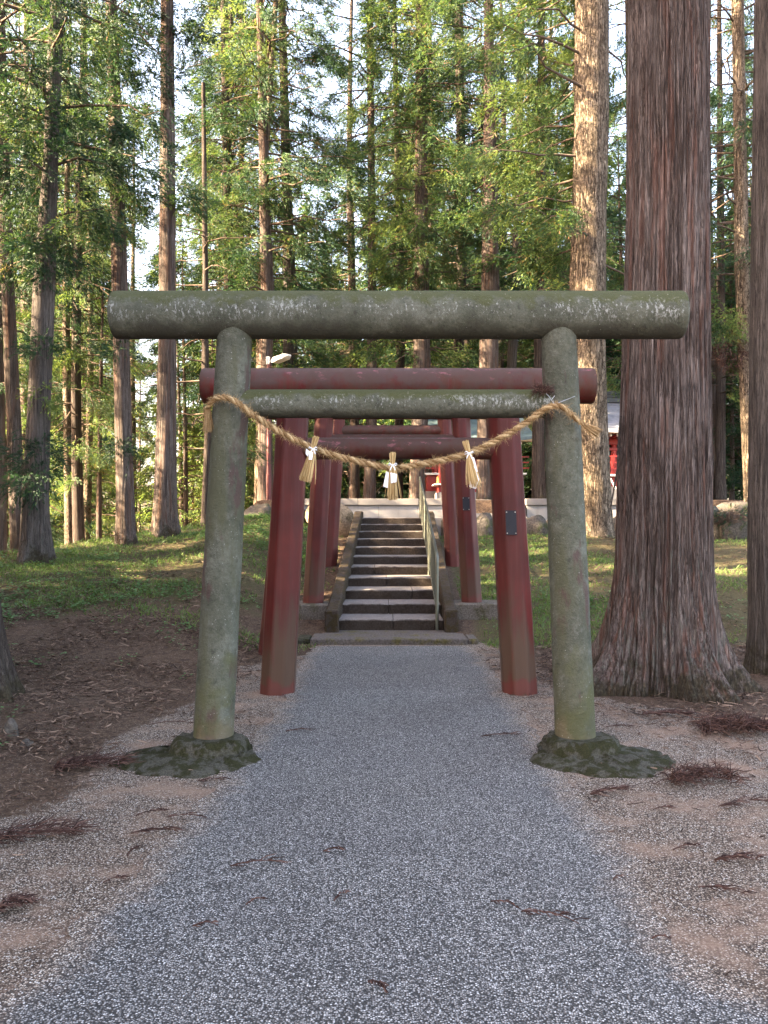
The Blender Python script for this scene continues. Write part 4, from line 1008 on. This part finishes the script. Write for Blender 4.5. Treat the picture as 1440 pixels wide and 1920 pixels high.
# the great cedar, right
big = cedar('huge reddish cedar with deeply furrowed bark and a broad flared base, thickest trunk in view',
    [(-400, 1190, 1322), (0, 1182, 1325), (400, 1180, 1325), (640, 1172, 1325), (900, 1161, 1327), (1053, 1158, 1326), (1150, 1152, 1327), (1300, 1150, 1330)],
    8.45, 0.04, 24, BARK_BIG, (0.78, 0.38), 420, None, seed=7, ridge=0.042, step=0.03, lobes=5, rk=(16, 60), rtop=0.2)
# bark strips peeling from it
mb = MB()
r6 = np.random.RandomState(6)
for (x0, y0, x1, y1, xx2, y2) in ((1162, 838, 1158, 880, 1141, 972), (1164, 780, 1160, 830, 1156, 900)):
    a, b, c = at(x0, y0, 8.35), at(x1, y1, 8.3), at(xx2, y2, 8.2)
    mb.add([a+Vector((-.012, 0, 0)), a+Vector((.012, 0, 0)), b+Vector((.012, 0, 0)), b+Vector((-.012, 0, 0)), c+Vector((.004, 0, 0)), c+Vector((-.004, 0, 0))], [(0, 1, 2, 3), (3, 2, 4, 5)])
mb.build('loose_bark_strip', BARK_DARK, big)
t20 = cedar('grey brown furrowed cedar cut by the right frame edge, behind the great cedar',
    [(-300, 1430, 1530), (0, 1419, 1522), (400, 1414, 1520), (700, 1411, 1518), (900, 1409, 1518), (1050, 1407, 1520), (1220, 1410, 1524)], 9.3, 0.06, 24, BARK_GREY, (0.16, 0.3), 240, None, seed=3, ridge=0.024, step=0.04, rk=(16, 40), rtop=0.2)
t21 = cedar('dark leaning trunk whose mossy flared foot just enters the left frame edge',
    [(-300, -150, -30), (600, -150, -28), (1000, -148, -22), (1150, -146, -8), (1300, -144, 4)], 7.7, 0.05, 22, BARK_DARK, (0.45, 0.40), 120, None, seed=5, ridge=0.012, step=0.04, rk=(16, 40), rtop=0.2)
# the pale fir, lit from the left
fir = cedar('pale flaky barked fir between the right stone post and the great cedar',
    [(-300, 1084, 1140), (0, 1079, 1141), (250, 1076, 1140), (400, 1074, 1136), (520, 1069, 1136), (640, 1073, 1134), (760, 1082, 1137), (900, 1092, 1144), (980, 1096, 1148), (1010, 1096, 1149)],
    20.1, 1.30, 27, BARK_FIR, (0.16, 0.3), 72, 'fir', rot=0.0, seed=11, ridge=0.010, kind='fir_tree', cat='fir tree', step=0.08, rk=(6, 16), rtop=0.1)
CED = [
 ('stout cedar with a swollen grey foot and dark leafy shoots halfway up its trunk', [(-200, 100, 124), (0, 95, 121), (300, 82, 108), (550, 62, 102), (750, 54, 94), (950, 42, 90), (1050, 40, 92)], 15.0, 0.94, 25, BARK_GREY, (0.42, 0.45), 'tallA', 0.3, 60),
 ('reddish cedar leaning behind the stout grey trunk at the left of the wood', [(-100, -20, 4), (500, 2, 24), (700, 10, 34), (900, 16, 44), (1040, 22, 50)], 18.5, 0.70, 24, BARK, (0.25, 0.4), 'tallB', 1.1, 60),
 ('slim brown cedar with a forked flared foot, third stout trunk from the left', [(-200, 196, 214), (0, 199, 218), (300, 206, 232), (640, 212, 242), (850, 217, 248), (1000, 220, 254), (1025, 222, 258)], 17.0, 1.16, 26, BARK, (0.30, 0.4), 'tallB', 2.0, 60),
 ('straight grey cedar with a sunlit side, nearest stout trunk left of the left stone post', [(-200, 304, 324), (0, 302, 325), (300, 300, 328), (640, 298, 330), (850, 292, 330), (960, 289, 330), (1005, 288, 331)], 18.0, 1.33, 27, BARK, (0.38, 0.5), 'sparse', 0.7, 64),
 ('thin dark crooked tree just left of the left stone post, bright sky behind it', [(500, 380, 390), (700, 378, 392), (800, 384, 397), (900, 380, 394), (985, 376, 393)], 22.0, 1.4, 13, BARK_DARK, (0.2, 0.3), 'deadlow', 0.2, 20),
 ('reddish cedar lit in patches, directly behind the lamp pole', [(-100, 478, 490), (200, 484, 501), (400, 487, 507), (550, 489, 514), (700, 484, 510), (850, 484, 511), (950, 482, 512)], 24.0, 1.7, 27, BARK, (0.15, 0.4), 'tallA', 2.5, 40),
 ('slim flaky barked trunk immediately left of the lamp pole', [(0, 512, 522), (300, 492, 503), (640, 480, 492), (800, 480, 492), (950, 476, 492)], 25.0, 1.8, 24, BARK_FIR, (0.2, 0.3), 'sparse', 0.0, 30),
 ('grey cedar rising behind the small white street lamp', [(-100, 520, 532), (300, 527, 545), (550, 532, 556), (700, 530, 558), (950, 528, 560)], 27.0, 1.8, 27, BARK_GREY, (0.1, 0.4), 'tallC', 1.0, 40),
 ('dark leafy cedar between the sunlit grey cedar and the lamp pole', [(-100, 412, 424), (200, 416, 430), (500, 420, 436), (950, 424, 442)], 26.0, 0.9, 23, BARK_DARK, (0.2, 0.4), 'tallC', 3.6, 36),
 ('slender cedar left of centre, its lit foot seen behind the straw tassels', [(0, 688, 699), (250, 689, 702), (550, 690, 706), (800, 686, 706), (900, 682, 704), (950, 680, 704)], 27.0, 2.2, 25, BARK, (0.15, 0.4), 'tallB', 4.0, 36),
 ('cedar wrapped in drooping foliage straight above the middle of the stone beam', [(-100, 780, 800), (200, 779, 800), (550, 777, 804), (690, 775, 808), (900, 768, 796), (950, 766, 797)], 25.5, 2.25, 26, BARK, (0.12, 0.4), 'tallC', 5.1, 44),
 ('dark slim cedar right of the foliage wrapped one at centre', [(0, 852, 868), (300, 856, 873), (550, 856, 874), (690, 848, 868), (950, 840, 862)], 31.0, 2.25, 25, BARK_DARK, (0.1, 0.4), 'tallA', 0.9, 36),
 ('tall clean grey brown cedar right of centre, seen again between the red posts', [(-100, 908, 928), (0, 908, 924), (300, 906, 932), (550, 902, 936), (690, 898, 934), (800, 895, 920), (935, 893, 921)], 24.6, 2.2, 27, BARK, (0.10, 0.4), 'tallB', 1.8, 48),
 ('slim grey trunk standing right of the tall clean cedar near the red beam end', [(0, 972, 984), (300, 966, 980), (500, 960, 977), (690, 950, 968), (935, 944, 964)], 28.0, 2.25, 24, BARK_GREY, (0.1, 0.4), 'sparse', 2.8, 36),
 ('dark cedar between the plaque post and right stone post, one lit spot low down', [(300, 1006, 1022), (600, 1002, 1022), (800, 998, 1020), (935, 997, 1023)], 25.0, 2.25, 22, BARK_DARK, (0.15, 0.3), 'tallA', 4.4, 40),
 ('brightly sunlit cedar in the gap between the two furrowed right hand trunks', [(0, 1372, 1394), (250, 1376, 1398), (500, 1378, 1404), (700, 1386, 1408), (850, 1392, 1412), (950, 1396, 1416)], 22.5, 2.1, 26, BARK_FIR, (0.10, 0.4), 'tallA', 5.4, 44),
]
cobj = []
for i, (lab, px, Y, zb, H, bk, fl, cr, rot, n) in enumerate(CED):
    cobj.append(cedar(lab, px, Y, min(zb, gz1(X_((px[-1][1]+px[-1][2])/2, Y), Y)), H, bk, fl, n, cr, 1.0, rot, zoff={2: 2.5, 3: 4.5}.get(i, 0.0), seed=20+i, ridge=0.010 if Y < 20 else 0.008))
# epicormic shoots seen in the photograph
sprout(cobj[0], *at(72, 850, 14.9), 0.55, 42, 1); sprout(cobj[0], *at(60, 905, 14.8), 0.45, 26, 2)
sprout(cobj[0], *at(95, 500, 14.9), 0.75, 50, 3); sprout(cobj[0], *at(85, 735, 14.8), 0.32, 12, 4, LEAF_BRIGHT); sprout(cobj[0], *at(80, 650, 14.8), 0.35, 16, 14)
sprout(cobj[0], *at(60, 330, 14.8), 1.0, 60, 15); sprout(cobj[0], *at(130, 240, 14.8), 0.9, 50, 16); sprout(cobj[0], *at(30, 440, 14.8), 0.8, 46, 17, LEAF); sprout(cobj[0], *at(150, 420, 14.8), 0.6, 30, 18, LEAF)
sprout(cobj[2], *at(222, 660, 16.9), 0.28, 12, 5); sprout(cobj[2], *at(222, 840, 16.8), 0.35, 18, 6);
sprout(cobj[2], *at(230, 170, 16.8), 0.8, 46, 19); sprout(cobj[3], *at(290, 150, 17.8), 0.6, 36, 20); sprout(cobj[2], *at(215, 330, 16.8), 0.5, 26, 21, LEAF)
sprout(cobj[4], *at(378, 745, 21.9), 0.35, 14, 8)
for k, (ci, x, y, r) in enumerate(((2, 185, 60, 0.8), (2, 245, 90, 0.7), (2, 235, 230, 0.8), (2, 175, 260, 0.7), (2, 215, 430, 0.6), (2, 250, 360, 0.5), (3, 345, 60, 0.7), (3, 280, 240, 0.5), (3, 345, 380, 0.5), (0, 60, 140, 0.9), (0, 140, 60, 0.8), (0, 40, 230, 0.8), (3, 270, 30, 0.7))):
    sprout(cobj[ci], *at(x, y, (14.7, 0, 16.8, 18.2)[ci]), r, 52, 130+k, LEAF if k % 3 else LEAF_DARK, 36)
for k, (x, y, r) in enumerate(((780, 40, 1.0), (740, 130, 1.1), (800, 230, 1.2), (760, 330, 1.0), (820, 420, 1.1), (780, 500, 0.9), (740, 420, 0.9), (860, 330, 1.0), (700, 60, .9))):
    sprout(cobj[10], *at(x, y, 24.8), r, 60, 40+k, LEAF if k % 3 else LEAF_BRIGHT, 36)
for k, (x, y, r) in enumerate(((470, 130, 0.9), (500, 200, 0.8), (450, 60, 1.0), (440, 330, 0.9), (400, 420, 0.9), (520, 360, 0.8), (430, 480, 0.8))):
    sprout(cobj[5], *at(x, y, 23.6), r, 52, 60+k, LEAF_BRIGHT if k in (0, 2) else LEAF, 34)
for k, (x, y, r) in enumerate(((1010, 90, 0.8), (960, 200, 0.8), (1000, 260, .7), (985, 330, 0.7), (1030, 380, 0.6), (1040, 470, 0.6), (1000, 480, 0.5), (1050, 120, 0.5), (1120, 200, 0.4), (1080, 330, 0.35))):
    sprout(fir, *at(x, y, 21.2), r, 46, 80+k, LEAF_BRIGHT if k % 2 else LEAF, 34, 'sprays', 0.8)
sprout(cobj[15], *at(1375, 600, 22.2), 0.6, 30, 95, LEAF_BRIGHT); sprout(cobj[15], *at(1370, 660, 22.2), 0.5, 26, 96, FROND); sprout(cobj[15], *at(1350, 620, 22.2), 0.5, 26, 97, LEAF)

# forest behind: slender trunks and crowns, copies of a few kinds
def bg_trunk(seed, H, r, bark):
    z = np.concatenate([[-1.5], np.linspace(0, H, 22)]); n = 14; rs_ = np.random.RandomState(seed)
    th = np.arange(n)*2*math.pi/n; TH, ZZ = np.meshgrid(th, z); rad = (r*(1-np.clip(ZZ/H, 0, 1))**0.8+0.02)*(1+0.3*np.exp(-np.clip(ZZ, 0, None)/0.5))
    bx = 0.12*np.sin(ZZ*0.25+seed); X = bx+rad*np.cos(TH); Y = rad*np.sin(TH); V = np.stack([X.ravel(), Y.ravel(), ZZ.ravel()], 1)
    I = np.arange(len(z)*n).reshape(len(z), n); J = np.roll(I, -1, 1)
    return fast_mesh('trunk', V, np.stack([I[:-1].ravel(), J[:-1].ravel(), J[1:].ravel(), I[1:].ravel()], 1), [bark], smooth=True)
BT = {'b': bg_trunk(1, 25, 0.19, BARK), 'g': bg_trunk(2, 25, 0.16, BARK_GREY), 'd': bg_trunk(3, 24, 0.17, BARK_DARK), 's': bg_trunk(4, 14, 0.10, BARK), 'f': bg_trunk(5, 24, 0.18, BARK_FIR)}
def bg_tree(x, y, tk, ck, sc, rot, label, cat, name, group):
    z = gz1(x, y) if y < 120 else 2.2
    t = empty(name, (x, y, z), label, cat, group); t.rotation_euler = (0, 0, rot)
    o = link('trunk', BT[tk], t); o.scale = (sc, sc, sc); put_crown(t, ck, rot=0, sc=sc)
    return t
rb_ = random.Random(42)
def inside_shrine(x, y): return (0.6 < x < 5.3 and 25 < y < 32) or (5.3 < x < 10.5 and 23 < y < 29.5)
G1 = 'slender cedars crowding the wood beyond the terrace'
L1 = 'slender cedar among the many crowding the wood behind the terrace and shrine halls'
cnt = 0
placed = []
for row, (ya, yb, num) in enumerate(((27, 33, 6), (33, 41, 12), (41, 52, 18), (52, 72, 34))):
    k = 0; tries = 0
    while k < num and tries < 800:
        tries += 1
        y = rb_.uniform(ya, yb); pxx = rb_.uniform(-60, 1500); x = X_(pxx, y)
        if inside_shrine(x, y) or any((x-a)**2+(y-b)**2 < 2.2 for a, b in placed): continue
        if abs(pxx-612) < 40+2.3*FPX/y and y < 56: continue              # the slit of open sky
        if abs(pxx-268) < 10+1.6*FPX/y and y < 45: continue
        if 60 < pxx < 400 and rb_.random() < 0.45: continue
        if 330 < pxx < 405: continue
        if 215 < pxx < 300 and row > 0: continue
        if y < 33 and (590 < pxx < 1000): continue
        placed.append((x, y)); k += 1
        tk = rb_.choice('bbgdf'); ck = rb_.choice(['tallA', 'tallB', 'tallC', 'tallA', 'sparse']) if row < 2 else rb_.choice(['farA', 'farB'])
        bg_tree(x, y, tk, ck, rb_.uniform(0.85, 1.1), rb_.uniform(0, 6.28), L1, 'cedar tree', 'cedar_tree', G1)
G2 = 'low bushy young cedars filling the depth of the wood'; L2 = 'low bushy young cedar filling the shade between the tall trunks far back'
rows2 = [(-60, 90, 28, 40, 3, 'young'), (90, 330, 30, 48, 5, 'bright'), (405, 700, 40, 60, 8, 'bright'), (560, 1000, 42, 62, 12, 'farlow'), (990, 1500, 34, 50, 11, 'farlow'), (0, 300, 50, 62, 3, 'bright'), (400, 900, 64, 78, 9, 'farlow'), (1120, 1480, 28, 32, 5, 'young')]
for (pa, pb, ya, yb, num, ck) in rows2:
    for i in range(num):
        y = rb_.uniform(ya, yb); x = X_(pa+(pb-pa)*(i+rb_.random())/num, y)
        if inside_shrine(x, y): continue
        bg_tree(x, y, 's', ck, rb_.uniform(0.75, 1.1), rb_.uniform(0, 6.28), L2, 'young cedar', 'young_cedar', G2)
for pxx, y, ck, rt in ((150, 26, 'tallC', 0.4), (48, 27, 'tallA', 2.2), (452, 30, 'tallC', 5.2), (-10, 23, 'tallA', 0.9), (100, 36, 'tallC', 0.1), (745, 30, 'tallC', 2.9), (660, 34, 'tallA', 0.6), (1180, 27, 'tallC', 1.9), (1350, 30, 'tallC', 4.1)):
    bg_tree(X_(pxx, y), y, 'b' if ck == 'tallA' else 'd', ck, 0.98, rt, L1, 'cedar tree', 'cedar_tree', G1)
# bare broadleaf saplings in the bright gap left of the stone post
G3 = 'thin pale leaved saplings in the bright gap'; L3 = 'thin pale leaved sapling in the bright gap beside the sunlit grey cedar'
for pxx, y in ((345, 27), (362, 34), (398, 30), (350, 42), (385, 46), (330, 52), (372, 58)):
    bg_tree(X_(pxx, y), y, 's', 'broad', 0.75, rb_.uniform(0, 6), L3, 'sapling', 'sapling', G3)
# thin sun washed trunks on the falling ground at the left
for i, (pxx, y) in enumerate(((165, 30), (190, 27), (250, 33), (335, 30), (128, 26), (10, 27))):
    bg_tree(X_(pxx, y), y, 'f' if i % 2 == 0 else 's', 'sparse', 0.8, i*1.1, 'thin straight trunk on the falling ground between the stout cedars at the left', 'cedar tree', 'cedar_tree', 'thin trunks on the falling ground')
# trees standing left of and behind the viewpoint: their shade lies over the path
G4 = 'broad cedars beside the path outside the view'
CAST = [(-9.6, 8.2), (-13.0, 8.4), (-9.5, 4.0), (-9.5, -1.0), (-10.5, 7.0), (-12.5, 1.0), (-13.5, 5.0), (-17, -3.0), (-17, 3.0), (-21, 0.0), (-13, -5), (-17.5, -8), (-24, -6), (-26, -1.5), (-31, -4)]
CAST2 = [(-9.0, 9.6), (-12.2, 14.8), (-10.3, 12.3), (-12.3, 18.5), (-15, 16), (-18.5, 19),  (-16.5, 8.5), (-19.5, 11.5), (-23, 7.0),  (-21.5, 15.5)]
for i, (x, y) in enumerate(CAST+CAST2):
    bg_tree(x, y, 'b', 'dense' if i < len(CAST) else 'young', 0.95+0.05*(i % 4), i*0.9, 'broad cedar beside the path left of the viewpoint', 'cedar tree', 'cedar_tree', G4)

# ---------------------------------------------------------------- shrub on the boulders
sh = empty('shrub', at(1365, 985, 20.4), 'grey twiggy dome shaped shrub on boulders in the gap right of the great cedar', 'shrub')
mb = MB(); r7 = np.random.RandomState(9); c = np.array(at(1366, 985, 20.3))
for i in range(420):
    a = r7.uniform(0, 6.28); e = r7.uniform(0.15, 1.35); d = np.array([math.cos(a)*math.cos(e)*1.1, math.sin(a)*math.cos(e)*0.7, math.sin(e)*0.85]); L = r7.uniform(0.35, 0.52)
    p = [c, c+d*L*0.5+r7.randn(3)*0.02, c+d*L*0.85+r7.randn(3)*0.03, c+d*L+r7.randn(3)*0.05]; tube(mb, p, [0.006, 0.005, 0.004, 0.002], 4, False)
mb.build('twigs', BRANCH, sh)
sprout(sh, c[0], c[1], c[2]+0.2, 0.42, 30, 33, LEAF_DARK, 14, 'leaves', 0.5)

# ---------------------------------------------------------------- ground cover
def scatter(n, xr, yr, dens, seed):
    rs_ = np.random.RandomState(seed); X = rs_.uniform(*xr, n); Y = rs_.uniform(*yr, n)
    # only what the wedge in front of the camera (and a step to the side) can see
    k = (np.abs(X) < 0.5*Y+1.2)
    X, Y = X[k], Y[k]; k = rs_.rand(len(X)) < dens(X, Y); return X[k], Y[k], rs_
def off_path(X, Y):
    return ~((X > np.interp(Y, *zip(*PL))-0.08) & (X < np.interp(Y, *zip(*PR))+0.08) & (Y < 11.42)) & ~((X > -1.25) & (X < 1.35) & (Y > 11.3) & (Y < 12.3)) & ~((X > -0.9) & (X < 1.25) & (Y > 11.8) & (Y < 22.6)) & (Y < 22.3)
# grass blades
def gdens(x, y):
    g = green_f(x, y); p = np.clip(g*1.15-0.50+0.85*snoise(x, y, 1.9, 21)+0.45*snoise(x, y, 5, 22), 0, 1)
    bare = sstep(4.3, 5.5, x)*0.45; return np.clip(p-bare, 0, 1)*off_path(x, y)*sstep(9.8, 11.5, y)
X, Y, rs_ = scatter(260000, (-11, 11), (9.5, 22.3), gdens, 31)
n = len(X); a = rs_.uniform(0, 6.28, n); L = rs_.uniform(0.03, 0.10, n)*(1+0.8*(rs_.rand(n) > 0.93)); lean = rs_.uniform(0.2, 1.0, n)
P = np.stack([X, Y, gz(X, Y)-0.005], 1); s = np.stack([-np.sin(a), np.cos(a), 0*a], 1)*0.0055
d = np.stack([np.cos(a)*lean, np.sin(a)*lean, np.ones(n)], 1); d /= np.linalg.norm(d, axis=1)[:, None]; d *= L[:, None]
V = np.stack([P-s, P+s, P+d*0.6+s*0.7, P+d+np.array([0, 0, -0.3])*L[:, None]*lean[:, None]], 1).reshape(-1, 3)
tag(link('grass', fast_mesh('grass', V, np.arange(n*4).reshape(n, 4), [GRASS])), 'short green grass growing over the banks beside the stairs', 'grass', kind='stuff')
print('grass', n)
# small leafy weeds
def wdens(x, y):
    base = 0.55*sstep(-1.0, -1.6, x)*sstep(11.5, 13.5, y)+0.38*sstep(-1.6, -2.2, x)*sstep(5.5, 7.5, y)+0.25*sstep(1.2, 1.6, x)*sstep(11, 12, y)*(1-sstep(3, 6, x)*0.7)
    return np.clip(base*(0.35+1.0*snoise(x, y, 1.3, 41)+0.6*snoise(x, y, 3.5, 42)), 0, 1)*off_path(x, y)
X, Y, rs_ = scatter(34000, (-11, 9), (5.5, 22.3), wdens, 43)
nl = 7; n = len(X)*nl; a = rs_.uniform(0, 6.28, n); rad = rs_.uniform(0.01, 0.09, n); lx = np.repeat(X, nl)+np.cos(a)*rad; ly = np.repeat(Y, nl)+np.sin(a)*rad
hz = rs_.uniform(0.02, 0.085, n); sz = rs_.uniform(0.010, 0.026, n); P = np.stack([lx, ly, gz(lx, ly)+hz], 1)
u = np.stack([np.cos(a), np.sin(a), rs_.uniform(-0.3, 0.5, n)], 1)*sz[:, None]; v = np.stack([-np.sin(a), np.cos(a), rs_.uniform(-0.3, 0.3, n)], 1)*sz[:, None]*0.75
V = np.stack([P-u, P-u*0.3-v, P+u*0.5-v*0.7, P+u*1.1, P+u*0.5+v*0.7, P-u*0.3+v], 1).reshape(-1, 3)
tag(link('weeds', fast_mesh('weeds', V, np.arange(n*6).reshape(n, 6), [WEED])), 'small round leaved weeds spreading through litter on the banks', 'weeds', kind='stuff')
print('weeds', n)
# carpet of fallen cedar needles and twigs
def ldens(x, y):
    l = sstep(0.35, -0.45, x-np.interp(y, [0, 3, 4.45, 5.5, 7.2, 9.3, 10.4, 11.2, 12, 23], [-3.1, -2.5, -1.95, -1.7, -1.6, -1.45, -1.1, -0.9, -0.9, -1.2])+0.35*snoise(x, y, 2.6, 51))
    r = sstep(-0.3, 0.5, x-np.interp(y, [0, 4, 6, 8, 9.5, 11, 12, 23], [6, 3.5, 2.3, 1.8, 1.4, 1.35, 1.3, 1.4])+0.35*snoise(x, y, 2.6, 52))
    g = np.clip(green_f(x, y), 0, 1)
    near = 1/(1+(y/11.0)**2)*1.25
    base = 0.035*(np.abs(x) > 0.2)+0.05*sstep(0.9, 1.6, np.abs(x)); return np.clip(np.maximum(np.maximum(l, r*0.85), base)*(1-0.3*g)*(0.55+0.55*snoise(x, y, 4, 53)+0.3*snoise(x, y, 1.3, 57))*near, 0, 1)*off_path(x, y)
X, Y, rs_ = scatter(700000, (-10, 10), (2.4, 21), ldens, 55)
n = len(X); a = rs_.uniform(0, math.pi, n); nr = np.clip(Y/7.0, 0.45, 1.0); L = rs_.uniform(0.008, 0.048, n)*(1+0.8*(rs_.rand(n) > 0.93))*nr; wd = rs_.uniform(0.0018, 0.0052, n)*nr
P = np.stack([X, Y, gz(X, Y)+rs_.uniform(0.002, 0.045, n)], 1); t = np.stack([np.cos(a), np.sin(a), rs_.uniform(-0.35, 0.35, n)], 1); s = np.stack([-np.sin(a), np.cos(a), rs_.uniform(-.8, .8, n)], 1)*wd[:, None]
bend = np.stack([-np.sin(a), np.cos(a), np.full(n, 0.5)], 1)*(rs_.uniform(-0.3, 0.3, n)*L)[:, None]
A = P-t*L[:, None]; B = P+bend; Cc = P+t*L[:, None]
V = np.stack([A-s, A+s, B+s, B-s, Cc+s*.5, Cc-s*.5], 1).reshape(-1, 3); base = np.arange(n)[:, None]*6
F = np.concatenate([base+np.array([0, 1, 2, 3]), base+np.array([3, 2, 4, 5])])
tag(link('needle_litter', fast_mesh('needle_litter', V, F, [LITTER])), 'brown carpet of fallen cedar needles and twiglets beside the path', 'leaf litter', kind='stuff')
print('litter', n)

# fallen fronds one can count
def frond(px, py, length, ang, seed, label, n=9, green=False, curl=0.4, bulk=1.0):
    Yd = EYE*FPX/(py-HY) if py > HY+60 else 12; x = X_(px, Yd); z = gz1(x, Yd)+0.012
    rs_ = np.random.RandomState(seed); mb = MB(); d = np.array([math.cos(ang), math.sin(ang), 0.0]); pr = np.array([-d[1], d[0], 0])
    L = length; stem = [np.array([x, Yd, z])+d*L*(t-0.5)+pr*curl*L*0.3*math.sin(t*2.6)+np.array([0, 0, 0.006+0.012*math.sin(t*3.1)]) for t in np.linspace(0, 1, 9)]
    tube(mb, stem, np.linspace(0.0035, 0.0018, 9)*bulk**.4, 5)
    for i in range(int(n*bulk*2.2)):
        k = rs_.randint(0, 8); sd = rs_.choice([-1, 1]); p = stem[k]; l = L*rs_.uniform(0.18, 0.42)
        wide = min(1.0, max(0, bulk-1.3)*0.6); p = p+(pr*rs_.normal(0, 0.16*L)+np.array([0, 0, rs_.uniform(0, 0.035)]))*wide; q = d*rs_.uniform(0.5-0.9*wide, 1.0)+pr*sd*rs_.uniform(0.1, 0.55+0.7*wide)+np.array([0, 0, rs_.uniform(-0.02, 0.12)*(1+2*wide)]); q /= np.linalg.norm(q)
        pts = [p, p+q*l*0.4+np.array([0, 0, 0.006*bulk]), p+q*l*0.75+pr*sd*-0.04*l, p+q*l+pr*sd*-0.12*l]
        pts = [np.array([a_[0], a_[1], max(a_[2], z-0.006)]) for a_ in pts]
        tube(mb, pts, [0.0018, 0.0026, 0.0022, 0.0008], 5)
    o = bpy.data.objects.new('cedar_frond', mb.mesh('cedar_frond', LEAF_DARK if green else FROND, True, (x, Yd, z))); COL.objects.link(o); o.location = (x, Yd, z)
    tag(o, label, 'fallen frond', 'dead cedar fronds on the gravel')
FR = [
 (290, 1568, 0.24, 0.05, 'straight dead frond lying near the left gravel border, below the left footing', 9, 1.2),
 (250, 1605, 0.10, 1.3, 'small upright curl of dead frond at the left border of the grey gravel', 12, 1.0),
 (18, 1715, 0.19, 0.7, 'thick dark clump of dead frond at the left picture edge near the bottom', 26, 2.0),
 (215, 1660, 0.10, 0.3, 'short twig of dead frond on pinkish gravel above the left bottom corner', 6, 0.8),
 (285, 1532, 0.17, 0.35, 'tapering reddish frond pointing up right on pinkish gravel below the left footing', 5, 1.0),
 (350, 1540, 0.22, -0.15, 'thin broken twig lying across the left edge of the grey gravel', 3, 0.8),
 (485, 1630, 0.26, 0.05, 'long arched dead frond in the middle left of the grey gravel', 5, 0.8),
 (625, 1603, 0.10, 0.0, 'short dead frond alone at the centre of the grey gravel', 6, 0.9),
 (395, 1470, 0.17, 0.1, 'dark frond lying on grey gravel just below the left footing', 7, 1.0),
 (1145, 1492, 0.26, 0.25, 'dark knotted frond below the right footing', 14, 1.4),
 (1320, 1470, 0.42, 0.1, 'bushy brown and green frond pile beside the right footing', 36, 3.2),
 (1385, 1372, 0.55, -0.1, 'large heap of curled dead fronds in front of the great cedar', 60, 4.0),
 (1250, 1345, 0.4, -0.1, 'flat mat of reddish needles before the foot of the great cedar', 22, 1.5),
 (1385, 1622, 0.22, -0.1, 'brushy dead frond near the right picture edge, largest of those below the footing', 14, 1.5),
 (1355, 1680, 0.20, -0.5, 'slanting dead frond low on the right gravel above the bottom corner', 7, 1.1),
 (1400, 1515, 0.34, 0.15, 'long branching dead twig near the right picture edge level with the right footing', 8, 1.2),
 (1245, 1524, 0.12, 0.0, 'small dead frond on pale gravel right of and below the right footing', 7, 0.9),
 (1290, 1598, 0.16, 0.2, 'thin dead frond midway between the right footing and the right bottom corner', 5, 0.9),
 (1030, 1730, 0.24, -0.55, 'curved dead frond slanting down right on the lower grey gravel', 6, 1.0),
 (945, 1705, 0.12, -0.6, 'faint small frond beside the curved one on the lower grey gravel', 4, 0.8),
 (705, 1860, 0.09, -0.9, 'dark tuft of dead frond at the bottom centre of the grey gravel', 10, 1.0),
 (480, 1700, 0.09, 0.5, 'tiny reddish frond on the lower left grey gravel', 4, 0.7),
 (640, 1690, 0.09, 0.9, 'tiny dark frond at the lower centre of the grey gravel', 5, 0.7),
 (385, 1745, 0.10, 0.0, 'short flat frond on the lower left grey gravel', 4, 0.7),
 (1160, 1655, 0.06, 0.4, 'single short twig at the border of grey and tan gravel on the right', 3, 0.7),
 (1240, 1770, 0.07, -0.2, 'short curled twig at the border of grey and tan gravel low on the right', 3, 0.8),
 (940, 1385, 0.3, 0.0, 'long thin frond lying across the far grey gravel left of the right footing', 6, 0.9),
 (560, 1375, 0.2, 0.1, 'dead frond on tan gravel right of the left footing', 6, 0.9),
 (320, 1362, 0.34, 0.08, 'long straight twig touching the left stone post above its footing', 2, 1.0),
 (1160, 1368, 0.2, -0.1, 'dead frond just right of the right stone post foot', 6, 0.9),
 (60, 1580, 0.5, 0.3, 'heap of brown fronds at the left picture edge where litter meets pinkish gravel', 30, 2.0),
 (170, 1445, 0.45, 0.2, 'reddish brown frond heap left of the left footing', 36, 2.2),
]
for i, (px, py, L, a, lab, n, bk) in enumerate(FR): frond(px, py, L, a, 100+i, lab, n, bulk=bk)
